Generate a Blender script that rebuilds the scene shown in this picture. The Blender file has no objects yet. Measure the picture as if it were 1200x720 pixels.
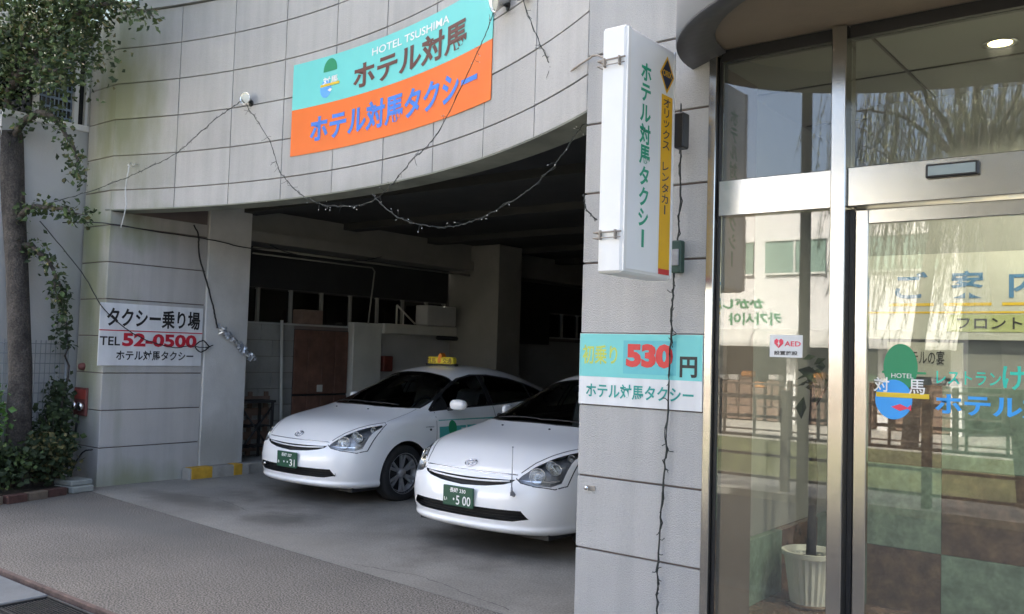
import bpy, bmesh, math, random
from mathutils import Vector, Matrix, noise
from mathutils.bvhtree import BVHTree
random.seed(7)
SC = bpy.context.scene
COL = SC.collection
R = math.radians

# ---------------------------------------------------------------- camera
cam_d = bpy.data.cameras.new("camera")
cam = bpy.data.objects.new("camera", cam_d)
COL.objects.link(cam)
cam_d.sensor_width = 36
cam_d.lens = 1058 / 1200 * 36
cam_d.clip_end = 2000
cam_d.clip_start = 0.05
_yaw = math.atan2(1340, 1058)
_pitch, _roll = R(2.82), 0.0298
_F = Vector((-math.cos(_yaw), math.sin(_yaw), 0)); _R = Vector((math.sin(_yaw), math.cos(_yaw), 0)); _U = Vector((0, 0, 1))
_Fp = _F * math.cos(_pitch) + _U * math.sin(_pitch); _Up = -_F * math.sin(_pitch) + _U * math.cos(_pitch)
_Rr = _R * math.cos(_roll) + _Up * math.sin(_roll); _Uu = -_R * math.sin(_roll) + _Up * math.cos(_roll)
_m = Matrix((_Rr, _Uu, -_Fp)).transposed().to_4x4()
_m.translation = (0, 0, 1.65)
cam.matrix_world = _m
SC.camera = cam

# ---------------------------------------------------------------- world, sun, exposure
SUN_EL, SUN_AZ = R(47), R(-35)          # azimuth measured from +Y towards +X: the sun stands behind the hotel
w = bpy.data.worlds.new("World"); SC.world = w; w.use_nodes = True
nt = w.node_tree
sky = nt.nodes.new("ShaderNodeTexSky"); sky.sky_type = 'NISHITA'; sky.sun_disc = False
sky.sun_elevation = SUN_EL; sky.sun_rotation = SUN_AZ; sky.dust_density = 6.5; sky.ozone_density = .2; sky.air_density = .62
bg = nt.nodes["Background"]; bg.inputs[1].default_value = 0.15
nt.links.new(sky.outputs[0], bg.inputs[0])
sl = bpy.data.lights.new("sun", 'SUN'); sl.energy = 3.0; sl.angle = R(0.5); sl.color = (1, .99, .975)
sun = bpy.data.objects.new("sun", sl); COL.objects.link(sun)
sd = Vector((math.sin(SUN_AZ) * math.cos(SUN_EL), math.cos(SUN_AZ) * math.cos(SUN_EL), math.sin(SUN_EL)))
sun.rotation_euler = sd.to_track_quat('Z', 'Y').to_euler()
SC.view_settings.view_transform = 'Standard'; SC.view_settings.look = 'None'
SC.view_settings.gamma = 1; SC.view_settings.exposure = 2.95
SC.view_settings.use_white_balance = True; SC.view_settings.white_balance_temperature = 7000; SC.view_settings.white_balance_tint = 8
SC.cycles.max_bounces = 8; SC.cycles.transparent_max_bounces = 16
SC.cycles.use_denoising = True

# ---------------------------------------------------------------- materials
MATS = {}
def pm(name, col, rough=.6, metal=0., var=.12, scale=3., bump=0., bscale=80., rnd=0., spec=.5, coat=0., emit=None, es=1., fine=0., fscale=200., stain=None, streak=0.):
    """procedural principled material: broad tone noise, fine speckle, relief, per-object variation, coloured stain"""
    if name in MATS: return MATS[name]
    m = bpy.data.materials.new(name); m.use_nodes = True; N = m.node_tree; n = N.nodes; L = N.links
    b = n["Principled BSDF"]
    b.inputs['Roughness'].default_value = rough; b.inputs['Metallic'].default_value = metal
    b.inputs['Specular IOR Level'].default_value = spec
    b.inputs['Coat Weight'].default_value = coat; b.inputs['Coat Roughness'].default_value = .05
    geo = n.new('ShaderNodeNewGeometry')
    nz = n.new('ShaderNodeTexNoise'); nz.inputs['Scale'].default_value = scale; nz.inputs['Detail'].default_value = 6; nz.inputs['Roughness'].default_value = .6
    L.new(geo.outputs['Position'], nz.inputs['Vector'])
    mr = n.new('ShaderNodeMapRange'); mr.inputs[1].default_value = .3; mr.inputs[2].default_value = .7
    mr.inputs[3].default_value = 1 - var; mr.inputs[4].default_value = 1 + var
    L.new(nz.outputs['Fac'], mr.inputs[0])
    val = mr.outputs[0]
    if fine:
        n2 = n.new('ShaderNodeTexNoise'); n2.inputs['Scale'].default_value = fscale; n2.inputs['Detail'].default_value = 2
        L.new(geo.outputs['Position'], n2.inputs['Vector'])
        m2 = n.new('ShaderNodeMapRange'); m2.inputs[1].default_value = .35; m2.inputs[2].default_value = .65
        m2.inputs[3].default_value = 1 - fine; m2.inputs[4].default_value = 1 + fine
        L.new(n2.outputs['Fac'], m2.inputs[0])
        mm = n.new('ShaderNodeMath'); mm.operation = 'MULTIPLY'; L.new(val, mm.inputs[0]); L.new(m2.outputs[0], mm.inputs[1]); val = mm.outputs[0]
    if streak:
        sv = n.new('ShaderNodeVectorMath'); sv.operation = 'MULTIPLY'; sv.inputs[1].default_value = (9, 9, .55); L.new(geo.outputs['Position'], sv.inputs[0])
        n6 = n.new('ShaderNodeTexNoise'); n6.inputs['Scale'].default_value = 1; n6.inputs['Detail'].default_value = 5; L.new(sv.outputs[0], n6.inputs['Vector'])
        m6 = n.new('ShaderNodeMapRange'); m6.inputs[1].default_value = .42; m6.inputs[2].default_value = .68; m6.inputs[3].default_value = 1; m6.inputs[4].default_value = 1 - streak; L.new(n6.outputs['Fac'], m6.inputs[0])
        mm = n.new('ShaderNodeMath'); mm.operation = 'MULTIPLY'; L.new(val, mm.inputs[0]); L.new(m6.outputs[0], mm.inputs[1]); val = mm.outputs[0]
    if rnd:
        oi = n.new('ShaderNodeObjectInfo'); m3 = n.new('ShaderNodeMapRange')
        m3.inputs[3].default_value = 1 - rnd; m3.inputs[4].default_value = 1 + rnd
        L.new(oi.outputs['Random'], m3.inputs[0])
        mm = n.new('ShaderNodeMath'); mm.operation = 'MULTIPLY'; L.new(val, mm.inputs[0]); L.new(m3.outputs[0], mm.inputs[1]); val = mm.outputs[0]
    vs = n.new('ShaderNodeVectorMath'); vs.operation = 'SCALE'; vs.inputs[0].default_value = col[:3]
    L.new(val, vs.inputs['Scale']); out = vs.outputs[0]
    if stain:
        # stain = (colour, centre, (sx, sy, sz) fall-off, strength): an uneven patch around a place
        for sc_, cen, fall, stren in stain:
            sub = n.new('ShaderNodeVectorMath'); sub.operation = 'SUBTRACT'; sub.inputs[1].default_value = cen; L.new(geo.outputs['Position'], sub.inputs[0])
            div = n.new('ShaderNodeVectorMath'); div.operation = 'DIVIDE'; div.inputs[1].default_value = fall; L.new(sub.outputs[0], div.inputs[0])
            ln = n.new('ShaderNodeVectorMath'); ln.operation = 'LENGTH'; L.new(div.outputs[0], ln.inputs[0])
            n4 = n.new('ShaderNodeTexNoise'); n4.inputs['Scale'].default_value = 2.2; n4.inputs['Detail'].default_value = 7
            vm = n.new('ShaderNodeVectorMath'); vm.operation = 'MULTIPLY'; vm.inputs[1].default_value = (1.6, 1.6, .45)
            L.new(geo.outputs['Position'], vm.inputs[0]); L.new(vm.outputs[0], n4.inputs['Vector'])
            ad = n.new('ShaderNodeMath'); ad.operation = 'MULTIPLY_ADD'; ad.inputs[1].default_value = 1.6; L.new(n4.outputs['Fac'], ad.inputs[0]); L.new(ln.outputs['Value'], ad.inputs[2])
            m5 = n.new('ShaderNodeMapRange'); m5.inputs[1].default_value = 1.95; m5.inputs[2].default_value = 1.05; m5.inputs[3].default_value = 0; m5.inputs[4].default_value = stren
            L.new(ad.outputs[0], m5.inputs[0])
            mx = n.new('ShaderNodeMix'); mx.data_type = 'RGBA'; L.new(m5.outputs[0], mx.inputs[0]); L.new(out, mx.inputs[6]); mx.inputs[7].default_value = (*sc_, 1)
            out = mx.outputs[2]
    L.new(out, b.inputs['Base Color'])
    if bump:
        n3 = n.new('ShaderNodeTexNoise'); n3.inputs['Scale'].default_value = bscale; n3.inputs['Detail'].default_value = 4
        L.new(geo.outputs['Position'], n3.inputs['Vector'])
        bp = n.new('ShaderNodeBump'); bp.inputs['Strength'].default_value = bump; bp.inputs['Distance'].default_value = .02
        L.new(n3.outputs['Fac'], bp.inputs['Height']); L.new(bp.outputs[0], b.inputs['Normal'])
    if emit:
        b.inputs['Emission Color'].default_value = (*emit, 1); b.inputs['Emission Strength'].default_value = es
    MATS[name] = m
    return m
def glassmat(name, tint, refl, ior=1.5, edge=(0.95, 0.95, 0.95), haze=0.):
    """thin pane: clear layer mixed with a mirror-like gloss by facing angle"""
    if name in MATS: return MATS[name]
    m = bpy.data.materials.new(name); m.use_nodes = True; N = m.node_tree; n = N.nodes; L = N.links
    n.remove(n["Principled BSDF"]); out = n["Material Output"]
    tr = n.new('ShaderNodeBsdfTransparent'); tr.inputs[0].default_value = (*tint, 1)
    gl = n.new('ShaderNodeBsdfGlossy'); gl.inputs['Roughness'].default_value = 0.0; gl.inputs[0].default_value = (*edge, 1)
    fr = n.new('ShaderNodeFresnel'); fr.inputs[0].default_value = ior
    mu = n.new('ShaderNodeMath'); mu.operation = 'MULTIPLY_ADD'; mu.inputs[1].default_value = 1.2; mu.inputs[2].default_value = refl; mu.use_clamp = True
    L.new(fr.outputs[0], mu.inputs[0])
    mx = n.new('ShaderNodeMixShader'); L.new(mu.outputs[0], mx.inputs[0]); L.new(tr.outputs[0], mx.inputs[1]); L.new(gl.outputs[0], mx.inputs[2])
    if haze:  # pale diffuse veil mixed in, painting a haze over the pane
        df = n.new('ShaderNodeBsdfDiffuse'); df.inputs[0].default_value = (.62, .63, .61, 1); m2 = n.new('ShaderNodeMixShader'); m2.inputs[0].default_value = haze
        L.new(mx.outputs[0], m2.inputs[1]); L.new(df.outputs[0], m2.inputs[2]); mx = m2
    L.new(mx.outputs[0], out.inputs[0]); MATS[name] = m
    return m

# ---------------------------------------------------------------- mesh helpers
class MB:
    """collects shapes; build() links them as one mesh object"""
    def __init__(s): s.v = []; s.f = []; s.mi = []; s.sm = []
    def add(s, vs, fs, mi=0, smooth=False, M=None):
        o = len(s.v)
        s.v += [tuple(M @ Vector(p)) if M else tuple(p) for p in vs]
        for f in fs: s.f.append([o + i for i in f]); s.mi.append(mi); s.sm.append(smooth)
        return s
    def box(s, x0, x1, y0, y1, z0, z1, mi=0, M=None):
        v = [(x0, y0, z0), (x1, y0, z0), (x1, y1, z0), (x0, y1, z0), (x0, y0, z1), (x1, y0, z1), (x1, y1, z1), (x0, y1, z1)]
        return s.add(v, [(3, 2, 1, 0), (4, 5, 6, 7), (0, 1, 5, 4), (1, 2, 6, 5), (2, 3, 7, 6), (3, 0, 4, 7)], mi, False, M)
    def cbox(s, x0, x1, y0, y1, z0, z1, c=.01, mi=0, M=None):
        """box with chamfered edges"""
        b = bmesh.new(); bmesh.ops.create_cube(b, size=1)
        for v in b.verts: v.co = Vector(((x0 + x1) / 2 + v.co.x * (x1 - x0), (y0 + y1) / 2 + v.co.y * (y1 - y0), (z0 + z1) / 2 + v.co.z * (z1 - z0)))
        bmesh.ops.bevel(b, geom=b.edges[:], offset=min(c, .49 * min(x1 - x0, y1 - y0, z1 - z0)), segments=1, affect='EDGES')
        b.verts.index_update()
        s.add([v.co[:] for v in b.verts], [[v.index for v in f.verts] for f in b.faces], mi, False, M); b.free(); return s
    def lathe(s, prof, seg=24, mi=0, M=None, smooth=True, close=True):
        n = len(prof); vs = []
        for k in range(seg):
            a = 2 * math.pi * k / seg
            for r, z in prof: vs.append((r * math.cos(a), r * math.sin(a), z))
        fs = [(k * n + i, ((k + 1) % seg) * n + i, ((k + 1) % seg) * n + i + 1, k * n + i + 1) for k in range(seg) for i in range(n - 1)]
        if close:
            if prof[0][0] > 1e-6: fs.append([k * n for k in range(seg)][::-1])
            if prof[-1][0] > 1e-6: fs.append([k * n + n - 1 for k in range(seg)])
        return s.add(vs, fs, mi, smooth, M)
    def cyl(s, p, q, r, r2=None, seg=12, mi=0, smooth=True):
        p = Vector(p); q = Vector(q); d = q - p
        M = Matrix.Translation(p) @ d.to_track_quat('Z', 'Y').to_matrix().to_4x4()
        return s.lathe([(r, 0), (r if r2 is None else r2, d.length)], seg, mi, M, smooth)
    def tube(s, pts, r, seg=6, mi=0):
        pts = [Vector(p) for p in pts]; n = len(pts); vs = []; up = Vector((0, 0, 1))
        for i, p in enumerate(pts):
            t = (pts[min(i + 1, n - 1)] - pts[max(i - 1, 0)]).normalized()
            a = t.cross(up)
            if a.length < 1e-3: a = t.cross(Vector((0, 1, 0)))
            a.normalize(); b = t.cross(a); rr = r[i] if isinstance(r, (list, tuple)) else r
            for k in range(seg):
                g = 2 * math.pi * k / seg; vs.append(p + a * math.cos(g) * rr + b * math.sin(g) * rr)
        fs = [(i * seg + k, i * seg + (k + 1) % seg, (i + 1) * seg + (k + 1) % seg, (i + 1) * seg + k) for i in range(n - 1) for k in range(seg)]
        fs += [list(range(seg))[::-1], [(n - 1) * seg + k for k in range(seg)]]
        return s.add(vs, fs, mi, True)
    def prism(s, poly, axis, a, b, mi=0, M=None):
        """polygon (u,v) extruded along axis 'x','y' or 'z' from a to b"""
        n = len(poly)
        def P(u, v, t): return {'x': (t, u, v), 'y': (u, t, v), 'z': (u, v, t)}[axis]
        vs = [P(u, v, a) for u, v in poly] + [P(u, v, b) for u, v in poly]
        ar = sum(poly[i][0] * poly[(i + 1) % n][1] - poly[(i + 1) % n][0] * poly[i][1] for i in range(n))
        fl = (ar > 0) ^ (b < a) ^ (axis == 'y')
        f0 = list(range(n)); f1 = [n + i for i in range(n)]
        sd_ = [(i, (i + 1) % n, n + (i + 1) % n, n + i) for i in range(n)]
        fs = ([f0[::-1], f1] + sd_) if fl else ([f0, f1[::-1]] + [q[::-1] for q in sd_])
        return s.add(vs, fs, mi, False, M)
    def mesh(s, name, mats):
        me = bpy.data.meshes.new(name); me.from_pydata(s.v, [], s.f)
        for m in (mats if isinstance(mats, (list, tuple)) else [mats]): me.materials.append(m)
        me.polygons.foreach_set('material_index', s.mi); me.polygons.foreach_set('use_smooth', s.sm); me.update()
        return me
    def build(s, name, mats, parent=None, **kw):
        return link(name, s.mesh(name, mats), parent, **kw)
def link(name, data, parent=None, loc=None, label=None, cat=None, group=None, kind=None):
    o = bpy.data.objects.new(name, data); COL.objects.link(o)
    if parent is not None: o.parent = parent
    if loc is not None: o.location = loc
    return tag(o, label, cat, group, kind)
def tag(o, label=None, cat=None, group=None, kind=None):
    for k, v in (('label', label), ('category', cat), ('group', group), ('kind', kind)):
        if v: o[k] = v
    return o
def thing(name, label, cat, loc=(0, 0, 0), group=None, rz=0):
    o = bpy.data.objects.new(name, None); COL.objects.link(o); o.empty_display_size = .1
    o.location = loc; o.rotation_euler = (0, 0, rz); return tag(o, label, cat, group)
def struct(name, mb, m, parent=None): return mb.build(name, m, parent, kind='structure')
def copy_tree(o, parent=None):
    c = o.copy(); COL.objects.link(c); c.parent = parent
    for ch in list(o.children): copy_tree(ch, c)
    return c
def ellipse(cx, cy, rx, ry, n=24, a0=0, a1=360):
    full = abs(a1 - a0) >= 360
    return [(cx + rx * math.cos(R(a0 + (a1 - a0) * k / (n if full else n - 1))), cy + ry * math.sin(R(a0 + (a1 - a0) * k / (n if full else n - 1)))) for k in range(n)]

def text_mesh(txt, size_h, width=None, bold=0., vertical=False, shear=0., depth=.002, gap=1.0):
    """lettering as mesh data centred on 0,0 in XY facing +Z, scaled to the given height (and width)"""
    V = []; Fc = []
    rows = list(txt) if vertical else [txt]
    for i, t in enumerate(rows):
        if vertical and t == 'ー': t = '｜'
        if not t.strip(): continue
        cu = bpy.data.curves.new('t', 'FONT'); cu.body = t; cu.size = 1; cu.offset = bold; cu.extrude = 0; cu.resolution_u = 3; cu.shear = shear
        if not vertical: cu.space_character = gap
        ob = bpy.data.objects.new('t', cu); COL.objects.link(ob)
        dg = bpy.context.evaluated_depsgraph_get(); me = bpy.data.meshes.new_from_object(ob.evaluated_get(dg))
        bpy.data.objects.remove(ob); bpy.data.curves.remove(cu)
        vs = [v.co.copy() for v in me.vertices]
        if vertical and vs:
            cx = (min(v.x for v in vs) + max(v.x for v in vs)) / 2
            cyy = (min(v.y for v in vs) + max(v.y for v in vs)) / 2
            hh = max(v.y for v in vs) - min(v.y for v in vs)
            for v in vs:
                v.x -= cx; v.y -= cyy
                if t == '｜': v.y *= .85 / max(hh, .1); v.x *= 2.2
                v.y -= i * gap
        o = len(V); V += vs; Fc += [[o + k for k in p.vertices] for p in me.polygons]; bpy.data.meshes.remove(me)
    x0, x1 = min(v.x for v in V), max(v.x for v in V); y0, y1 = min(v.y for v in V), max(v.y for v in V)
    sy = size_h / (y1 - y0); sx = sy if width is None else width / (x1 - x0)
    return [((v.x - (x0 + x1) / 2) * sx, (v.y - (y0 + y1) / 2) * sy, 0) for v in V], Fc
def frame(origin, right, up):
    r = Vector(right).normalized(); u = Vector(up).normalized(); nn = r.cross(u)
    M = Matrix((r, u, nn)).transposed().to_4x4(); M.translation = origin; return M
def lettering(txt, m, parent, M, h, wd=None, off=.002, name='lettering', warp=None, **kw):
    V, Fc = text_mesh(txt, h, wd, **kw)
    if warp: vs = [warp(Vector((x, y, off))) for x, y, z in V]
    else: vs = [M @ Vector((x, y, off)) for x, y, z in V]
    b = MB(); b.add(vs, Fc); return b.build(name, m, parent)
def flat(poly, m, parent, M, off=.0015, name='lettering', warp=None):
    vs = [(x, y, off) for x, y in poly]; b = MB()
    b.add([warp(Vector(v)) for v in vs] if warp else [M @ Vector(v) for v in vs], [list(range(len(vs)))]); return b.build(name, m, parent)
# ================================================================= THE TWO HYBRID TAXIS
M_paint = pm('white_car_paint', (.86, .86, .85), .28, 0, .02, 1.5, coat=.8)
M_blackp = pm('black_plastic', (.012, .012, .013), .55, 0, .1, 20)
M_dark = pm('dark_trim', (.02, .02, .021), .35, 0, .1, 20)
M_chrome = pm('chrome', (.75, .75, .77), .12, 1, .03, 8)
M_reflector = pm('lamp_reflector', (.70, .69, .66), .25, 1, .05, 30)
M_carglass = glassmat('tinted_car_glass', (.90, .93, .91), .0)
M_lens = glassmat('headlamp_lens', (.95, .95, .93), .03)
M_rubber = pm('tyre_rubber', (.018, .018, .018), .8, 0, .25, 30, bump=.15, bscale=60)
M_wheelm = pm('grey_wheel_metal', (.34, .34, .35), .42, .5, .15, 25)
M_seat = pm('grey_seat_cloth', (.10, .11, .12), .9, 0, .15, 20)
M_cover = pm('white_seat_cover', (.78, .82, .80), .9, 0, .1, 15)
M_plateg = pm('green_plate', (.012, .075, .04), .45, 0, .08, 30)
M_white = pm('white_print', (.80, .80, .78), .5, 0, .02, 5)
M_teal = pm('teal_print', (.07, .42, .38), .4, 0, .04, 6)
M_green = pm('green_print', (.01, .26, .11), .4, 0, .04, 6)
M_blue = pm('blue_print', (.05, .25, .72), .4, 0, .04, 6)
M_yellow = pm('yellow_print', (.75, .52, .03), .45, 0, .05, 6)
M_red = pm('red_print', (.62, .03, .03), .45, 0, .05, 6)

FP = [(0, 0), (.25, .014), (.46, .052), (.63, .125), (.755, .25)]                       # front bow, plan (x, y)
SP = [(.815, .42), (.845, .62), (.855, .93), (.86, 1.25), (.862, 1.6), (.8625, 2.0), (.862, 2.45), (.86, 2.9), (.855, 3.3), (.848, 3.63), (.83, 3.95), (.79, 4.2)]
RP = [(.70, 4.38), (.56, 4.425), (.38, 4.44), (.2, 4.447), (0, 4.45)]
LV = [(.180, .10, .93), (.222, .022, .968), (.252, .018, .972), (.268, .034, .97), (.33, .008, .985), (.44, .0, 1.0), (.55, .022, .999), (.63, .062, .992)]   # z, front set-back, side scale
def shoulder_z(y):
    T = [(0, .685), (.1, .70), (.25, .745), (.42, .80), (.62, .855), (.93, .905), (1.25, .935), (1.6, .95), (2.0, .965), (2.45, .985), (2.9, 1.01), (3.3, 1.035), (3.63, 1.05), (3.95, 1.06), (4.2, 1.06), (4.45, 1.04)]
    for (a, za), (b, zb) in zip(T, T[1:]):
        if y <= b: return za + (zb - za) * (y - a) / (b - a)
    return T[-1][1]
def lerp_tab(T, y):
    if y <= T[0][0]: return T[0][1:]
    for p, q in zip(T, T[1:]):
        if y <= q[0]:
            t = (y - p[0]) / (q[0] - p[0]); return [a + (b - a) * t for a, b in zip(p[1:], q[1:])]
    return T[-1][1:]
# station y: centre z, rail x, rail z, y shift of the centre line (bonnet and screen bow forward)
TOP = [(.42, .835, .63, .832, -.12), (.62, .895, .65, .885, -.13), (.93, .955, .665, .935, -.12), (1.25, 1.045, .675, 1.005, -.12), (1.6, 1.235, .635, 1.15, -.10),
       (2.0, 1.425, .575, 1.325, -.06), (2.45, 1.488, .555, 1.405, -.02), (2.9, 1.475, .555, 1.395, 0), (3.3, 1.40, .56, 1.33, 0), (3.63, 1.30, .57, 1.235, .01), (3.95, 1.18, .585, 1.135, .02), (4.2, 1.095, .61, 1.075, .03)]
def body_bm():
    bm = bmesh.new(); side = FP + SP + RP; nS = len(side)
    rows = []
    for li, (z, back, sc) in enumerate(LV):
        row = []
        for i, (x, y) in enumerate(side):
            yy = y + back * max(0, 1 - y / 1.2) if y < 1.2 else y - back * .8 * max(0, (y - 3.4) / 1.05)
            zz = z
            if li >= 6:
                s = shoulder_z(y); zz = .44 + (z - .44) / (.685 - .44) * (s - .44) if li == 7 else .44 + (z - .44) * (s - .44) / (.685 - .44) * .95
            row.append(bm.verts.new((x * sc if i >= 5 or li < 4 else x * (1 - (1 - sc) * .5), yy, zz)))
        rows.append(row)
    top = []
    for i, (x, y) in enumerate(side):
        yy = y + .105 * max(0, 1 - y / 1.0) if y < 1.0 else y - .03 * max(0, (y - 3.6) / .8)
        xs = x * (.97 if y < .5 else .955)
        if 1.2 < y < 4.1: xs = x * .935
        top.append(bm.verts.new((xs, yy, shoulder_z(y))))
    rows.append(top)
    for a, b in zip(rows, rows[1:]):
        for i in range(nS - 1): bm.faces.new((a[i], b[i], b[i + 1], a[i + 1]))
    def cap(row, fz, flip):
        F = row[:5]; S = row[5:5 + len(SP)]; Q = row[5 + len(SP):]
        grid = [[F[0], F[1], F[2], F[3], F[4]]]
        for v in S: grid.append(fz(v))
        grid.append([Q[4], Q[3], Q[2], Q[1], Q[0]])
        for g, h in zip(grid, grid[1:]):
            for k in range(4):
                q = (g[k], g[k + 1], h[k + 1], h[k]); bm.faces.new(q[::-1] if flip else q)
    def ftop(v):
        y = [s[1] for s in SP][rows[-1][5:5 + len(SP)].index(v)]
        zc, rx, rz, dy = lerp_tab(TOP, y)
        c0 = bm.verts.new((0, y + dy, zc)); 
        c1 = bm.verts.new((rx * .36, y + dy * .86, zc - (zc - rz) * .10)); c2 = bm.verts.new((rx * .72, y + dy * .5, zc - (zc - rz) * .40)); c3 = bm.verts.new((rx, y + dy * .05, rz))
        return [c0, c1, c2, c3, v]
    cap(rows[-1], ftop, False)
    def fbot(v):
        x, y, z = v.co
        return [bm.verts.new((x * k / 4, y, z)) for k in range(4)] + [v]
    cap(rows[0], fbot, True)
    geom = bmesh.ops.mirror(bm, geom=bm.verts[:] + bm.edges[:] + bm.faces[:], axis='X', merge_dist=1e-4)
    bmesh.ops.remove_doubles(bm, verts=bm.verts[:], dist=1e-4)
    bmesh.ops.recalc_face_normals(bm, faces=bm.faces[:])
    return bm
def eval_mesh(ob):
    dg = bpy.context.evaluated_depsgraph_get(); return bpy.data.meshes.new_from_object(ob.evaluated_get(dg))
def subd(bm, lv, mats):
    me = bpy.data.meshes.new('tmp'); bm.to_mesh(me)
    for m in mats: me.materials.append(m)
    ob = bpy.data.objects.new('tmp', me); COL.objects.link(ob)
    md = ob.modifiers.new('s', 'SUBSURF'); md.levels = md.render_levels = lv
    r = eval_mesh(ob); bpy.data.objects.remove(ob); return r
def boolean(me, cutters):
    ob = bpy.data.objects.new('tmp', me); COL.objects.link(ob); rm = [ob]
    for c in cutters:
        co = bpy.data.objects.new('cut', c); COL.objects.link(co); rm.append(co)
        md = ob.modifiers.new('b', 'BOOLEAN'); md.operation = 'DIFFERENCE'; md.solver = 'EXACT'; md.object = co
    r = eval_mesh(ob)
    for o in rm: bpy.data.objects.remove(o)
    return r

_full = subd(body_bm(), 3, [M_paint, M_blackp, pm('lamp_housing', (.40, .41, .43), .35, .5, .2, 40)]) 
_bb = bmesh.new(); _bb.from_mesh(_full)
BV = BVHTree.FromBMesh(_bb)
def surf(o, d, off=0.):
    """point on the body surface met by a ray"""
    h, nrm, _, _ = BV.ray_cast(Vector(o), Vector(d).normalized())
    if h is None:
        h, nrm, _, _ = BV.find_nearest(Vector(o) + Vector(d).normalized() * 1.0)
    if nrm.dot(Vector(d)) > 0: nrm = -nrm
    return h + nrm * off, nrm
def patch(outline, d, off=.002, thick=0., step=.05, mi=0, mb=None, smooth=True):
    """lay a flat outline (3-D points seen along d) on the body skin, as a thin shell"""
    d = Vector(d).normalized(); up = Vector((0, 0, 1)) if abs(d.z) < .9 else Vector((0, 1, 0))
    u = d.cross(up).normalized(); v = u.cross(d).normalized(); P = [(Vector(p).dot(u), Vector(p).dot(v)) for p in outline]
    far = Vector((0, 0, 0)) - d * 6
    bm = bmesh.new(); vs = [bm.verts.new((a, b, 0)) for a, b in P]; bm.faces.new(vs)
    for ax, lo, hi in ((Vector((1, 0, 0)), min(p[0] for p in P), max(p[0] for p in P)), (Vector((0, 1, 0)), min(p[1] for p in P), max(p[1] for p in P))):
        n = int((hi - lo) / step)
        for k in range(1, n + 1):
            bmesh.ops.bisect_plane(bm, geom=bm.verts[:] + bm.edges[:] + bm.faces[:], plane_co=ax * (lo + (hi - lo) * k / (n + 1)), plane_no=ax)
    out = []; bot = []
    for q in bm.verts:
        o = u * q.co.x + v * q.co.y; o = o + d * (far.dot(d) - o.dot(d))
        p, nn = surf(o, d, off); out.append(p); bot.append(p - nn * thick)
    bm.verts.index_update(); mb = mb or MB()
    fs = [[x.index for x in f.verts] for f in bm.faces]
    # orientation
    f0 = fs[0]; nrm = (out[f0[1]] - out[f0[0]]).cross(out[f0[2]] - out[f0[0]])
    if nrm.dot(d) > 0: fs = [f[::-1] for f in fs]
    mb.add(out, fs, mi, smooth)
    if thick:
        N = len(out); ed = [(a.index, b.index) for e in bm.edges if e.is_boundary for a, b in [e.verts]]
        mb.add(out + bot, [(a, b, N + b, N + a) for a, b in ed], mi, False)
    bm.free(); return mb
def strip(pts, d, wdt, off=.001, mb=None, mi=0):
    """thin line laid on the body skin"""
    mb = mb or MB(); d = Vector(d).normalized(); res = []
    pts = [Vector(p) for p in pts]; fine = []
    for a, b in zip(pts, pts[1:]):
        n = max(1, int((b - a).length / .04)); fine += [a + (b - a) * k / n for k in range(n)]
    fine.append(pts[-1]); L_, R_ = [], []
    for i, p in enumerate(fine):
        t = (fine[min(i + 1, len(fine) - 1)] - fine[max(i - 1, 0)]).normalized(); s_ = t.cross(d).normalized() * wdt / 2
        for lst, q in ((L_, p - s_), (R_, p + s_)):
            lst.append(surf(q - d * 3, d, off)[0])
    n = len(fine); fs = [(i, i + 1, n + i + 1, n + i) for i in range(n - 1)]
    nn = (L_[1] - L_[0]).cross(R_[0] - L_[0])
    if nn.dot(d) > 0: fs = [f[::-1] for f in fs]
    mb.add(L_ + R_, fs, mi, True); return mb
def mirx(pts): return [(-p[0], *p[1:]) for p in pts]

# outlines on the car (x across, y back, z up)
HL = [(.475, .16, .628), (.50, .2, .676), (.56, .3, .752), (.63, .43, .808), (.69, .56, .842), (.745, .70, .862), (.775, .69, .842), (.80, .58, .775), (.82, .45, .70), (.822, .36, .605), (.76, .28, .572), (.62, .2, .577), (.52, .16, .598)]
HLd = Vector((-.45, .82, -.35)).normalized()
GR = [(-.50, 0, .660), (-.25, 0, .655), (0, 0, .652), (.25, 0, .655), (.50, 0, .660), (.475, 0, .632), (.40, 0, .608), (.25, 0, .585), (0, 0, .570), (-.25, 0, .585), (-.40, 0, .608), (-.475, 0, .632)]
LI = [(-.60, 0, .392), (.60, 0, .392), (.66, 0, .312), (.52, 0, .287), (-.52, 0, .287), (-.66, 0, .312)]
WS = [(0, 1.00), (.25, 1.01), (.46, 1.06), (.62, 1.155), (.70, 1.27), (.672, 1.48), (.62, 1.74), (.555, 1.965), (.31, 1.935), (0, 1.92)]
WS = WS + [(-x, y) for x, y in WS[-2:0:-1]]
SW = [(1.36, .972), (1.60, .985), (2.0, 1.0), (2.5, 1.015), (3.0, 1.045), (3.45, 1.085), (3.66, 1.115), (3.5, 1.19), (3.3, 1.25), (3.0, 1.315), (2.6, 1.36), (2.3, 1.36), (2.05, 1.315), (1.8, 1.215), (1.55, 1.085)]
M_house = pm('lamp_housing', (.40, .41, .43), .35, .5, .2, 40)
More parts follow.
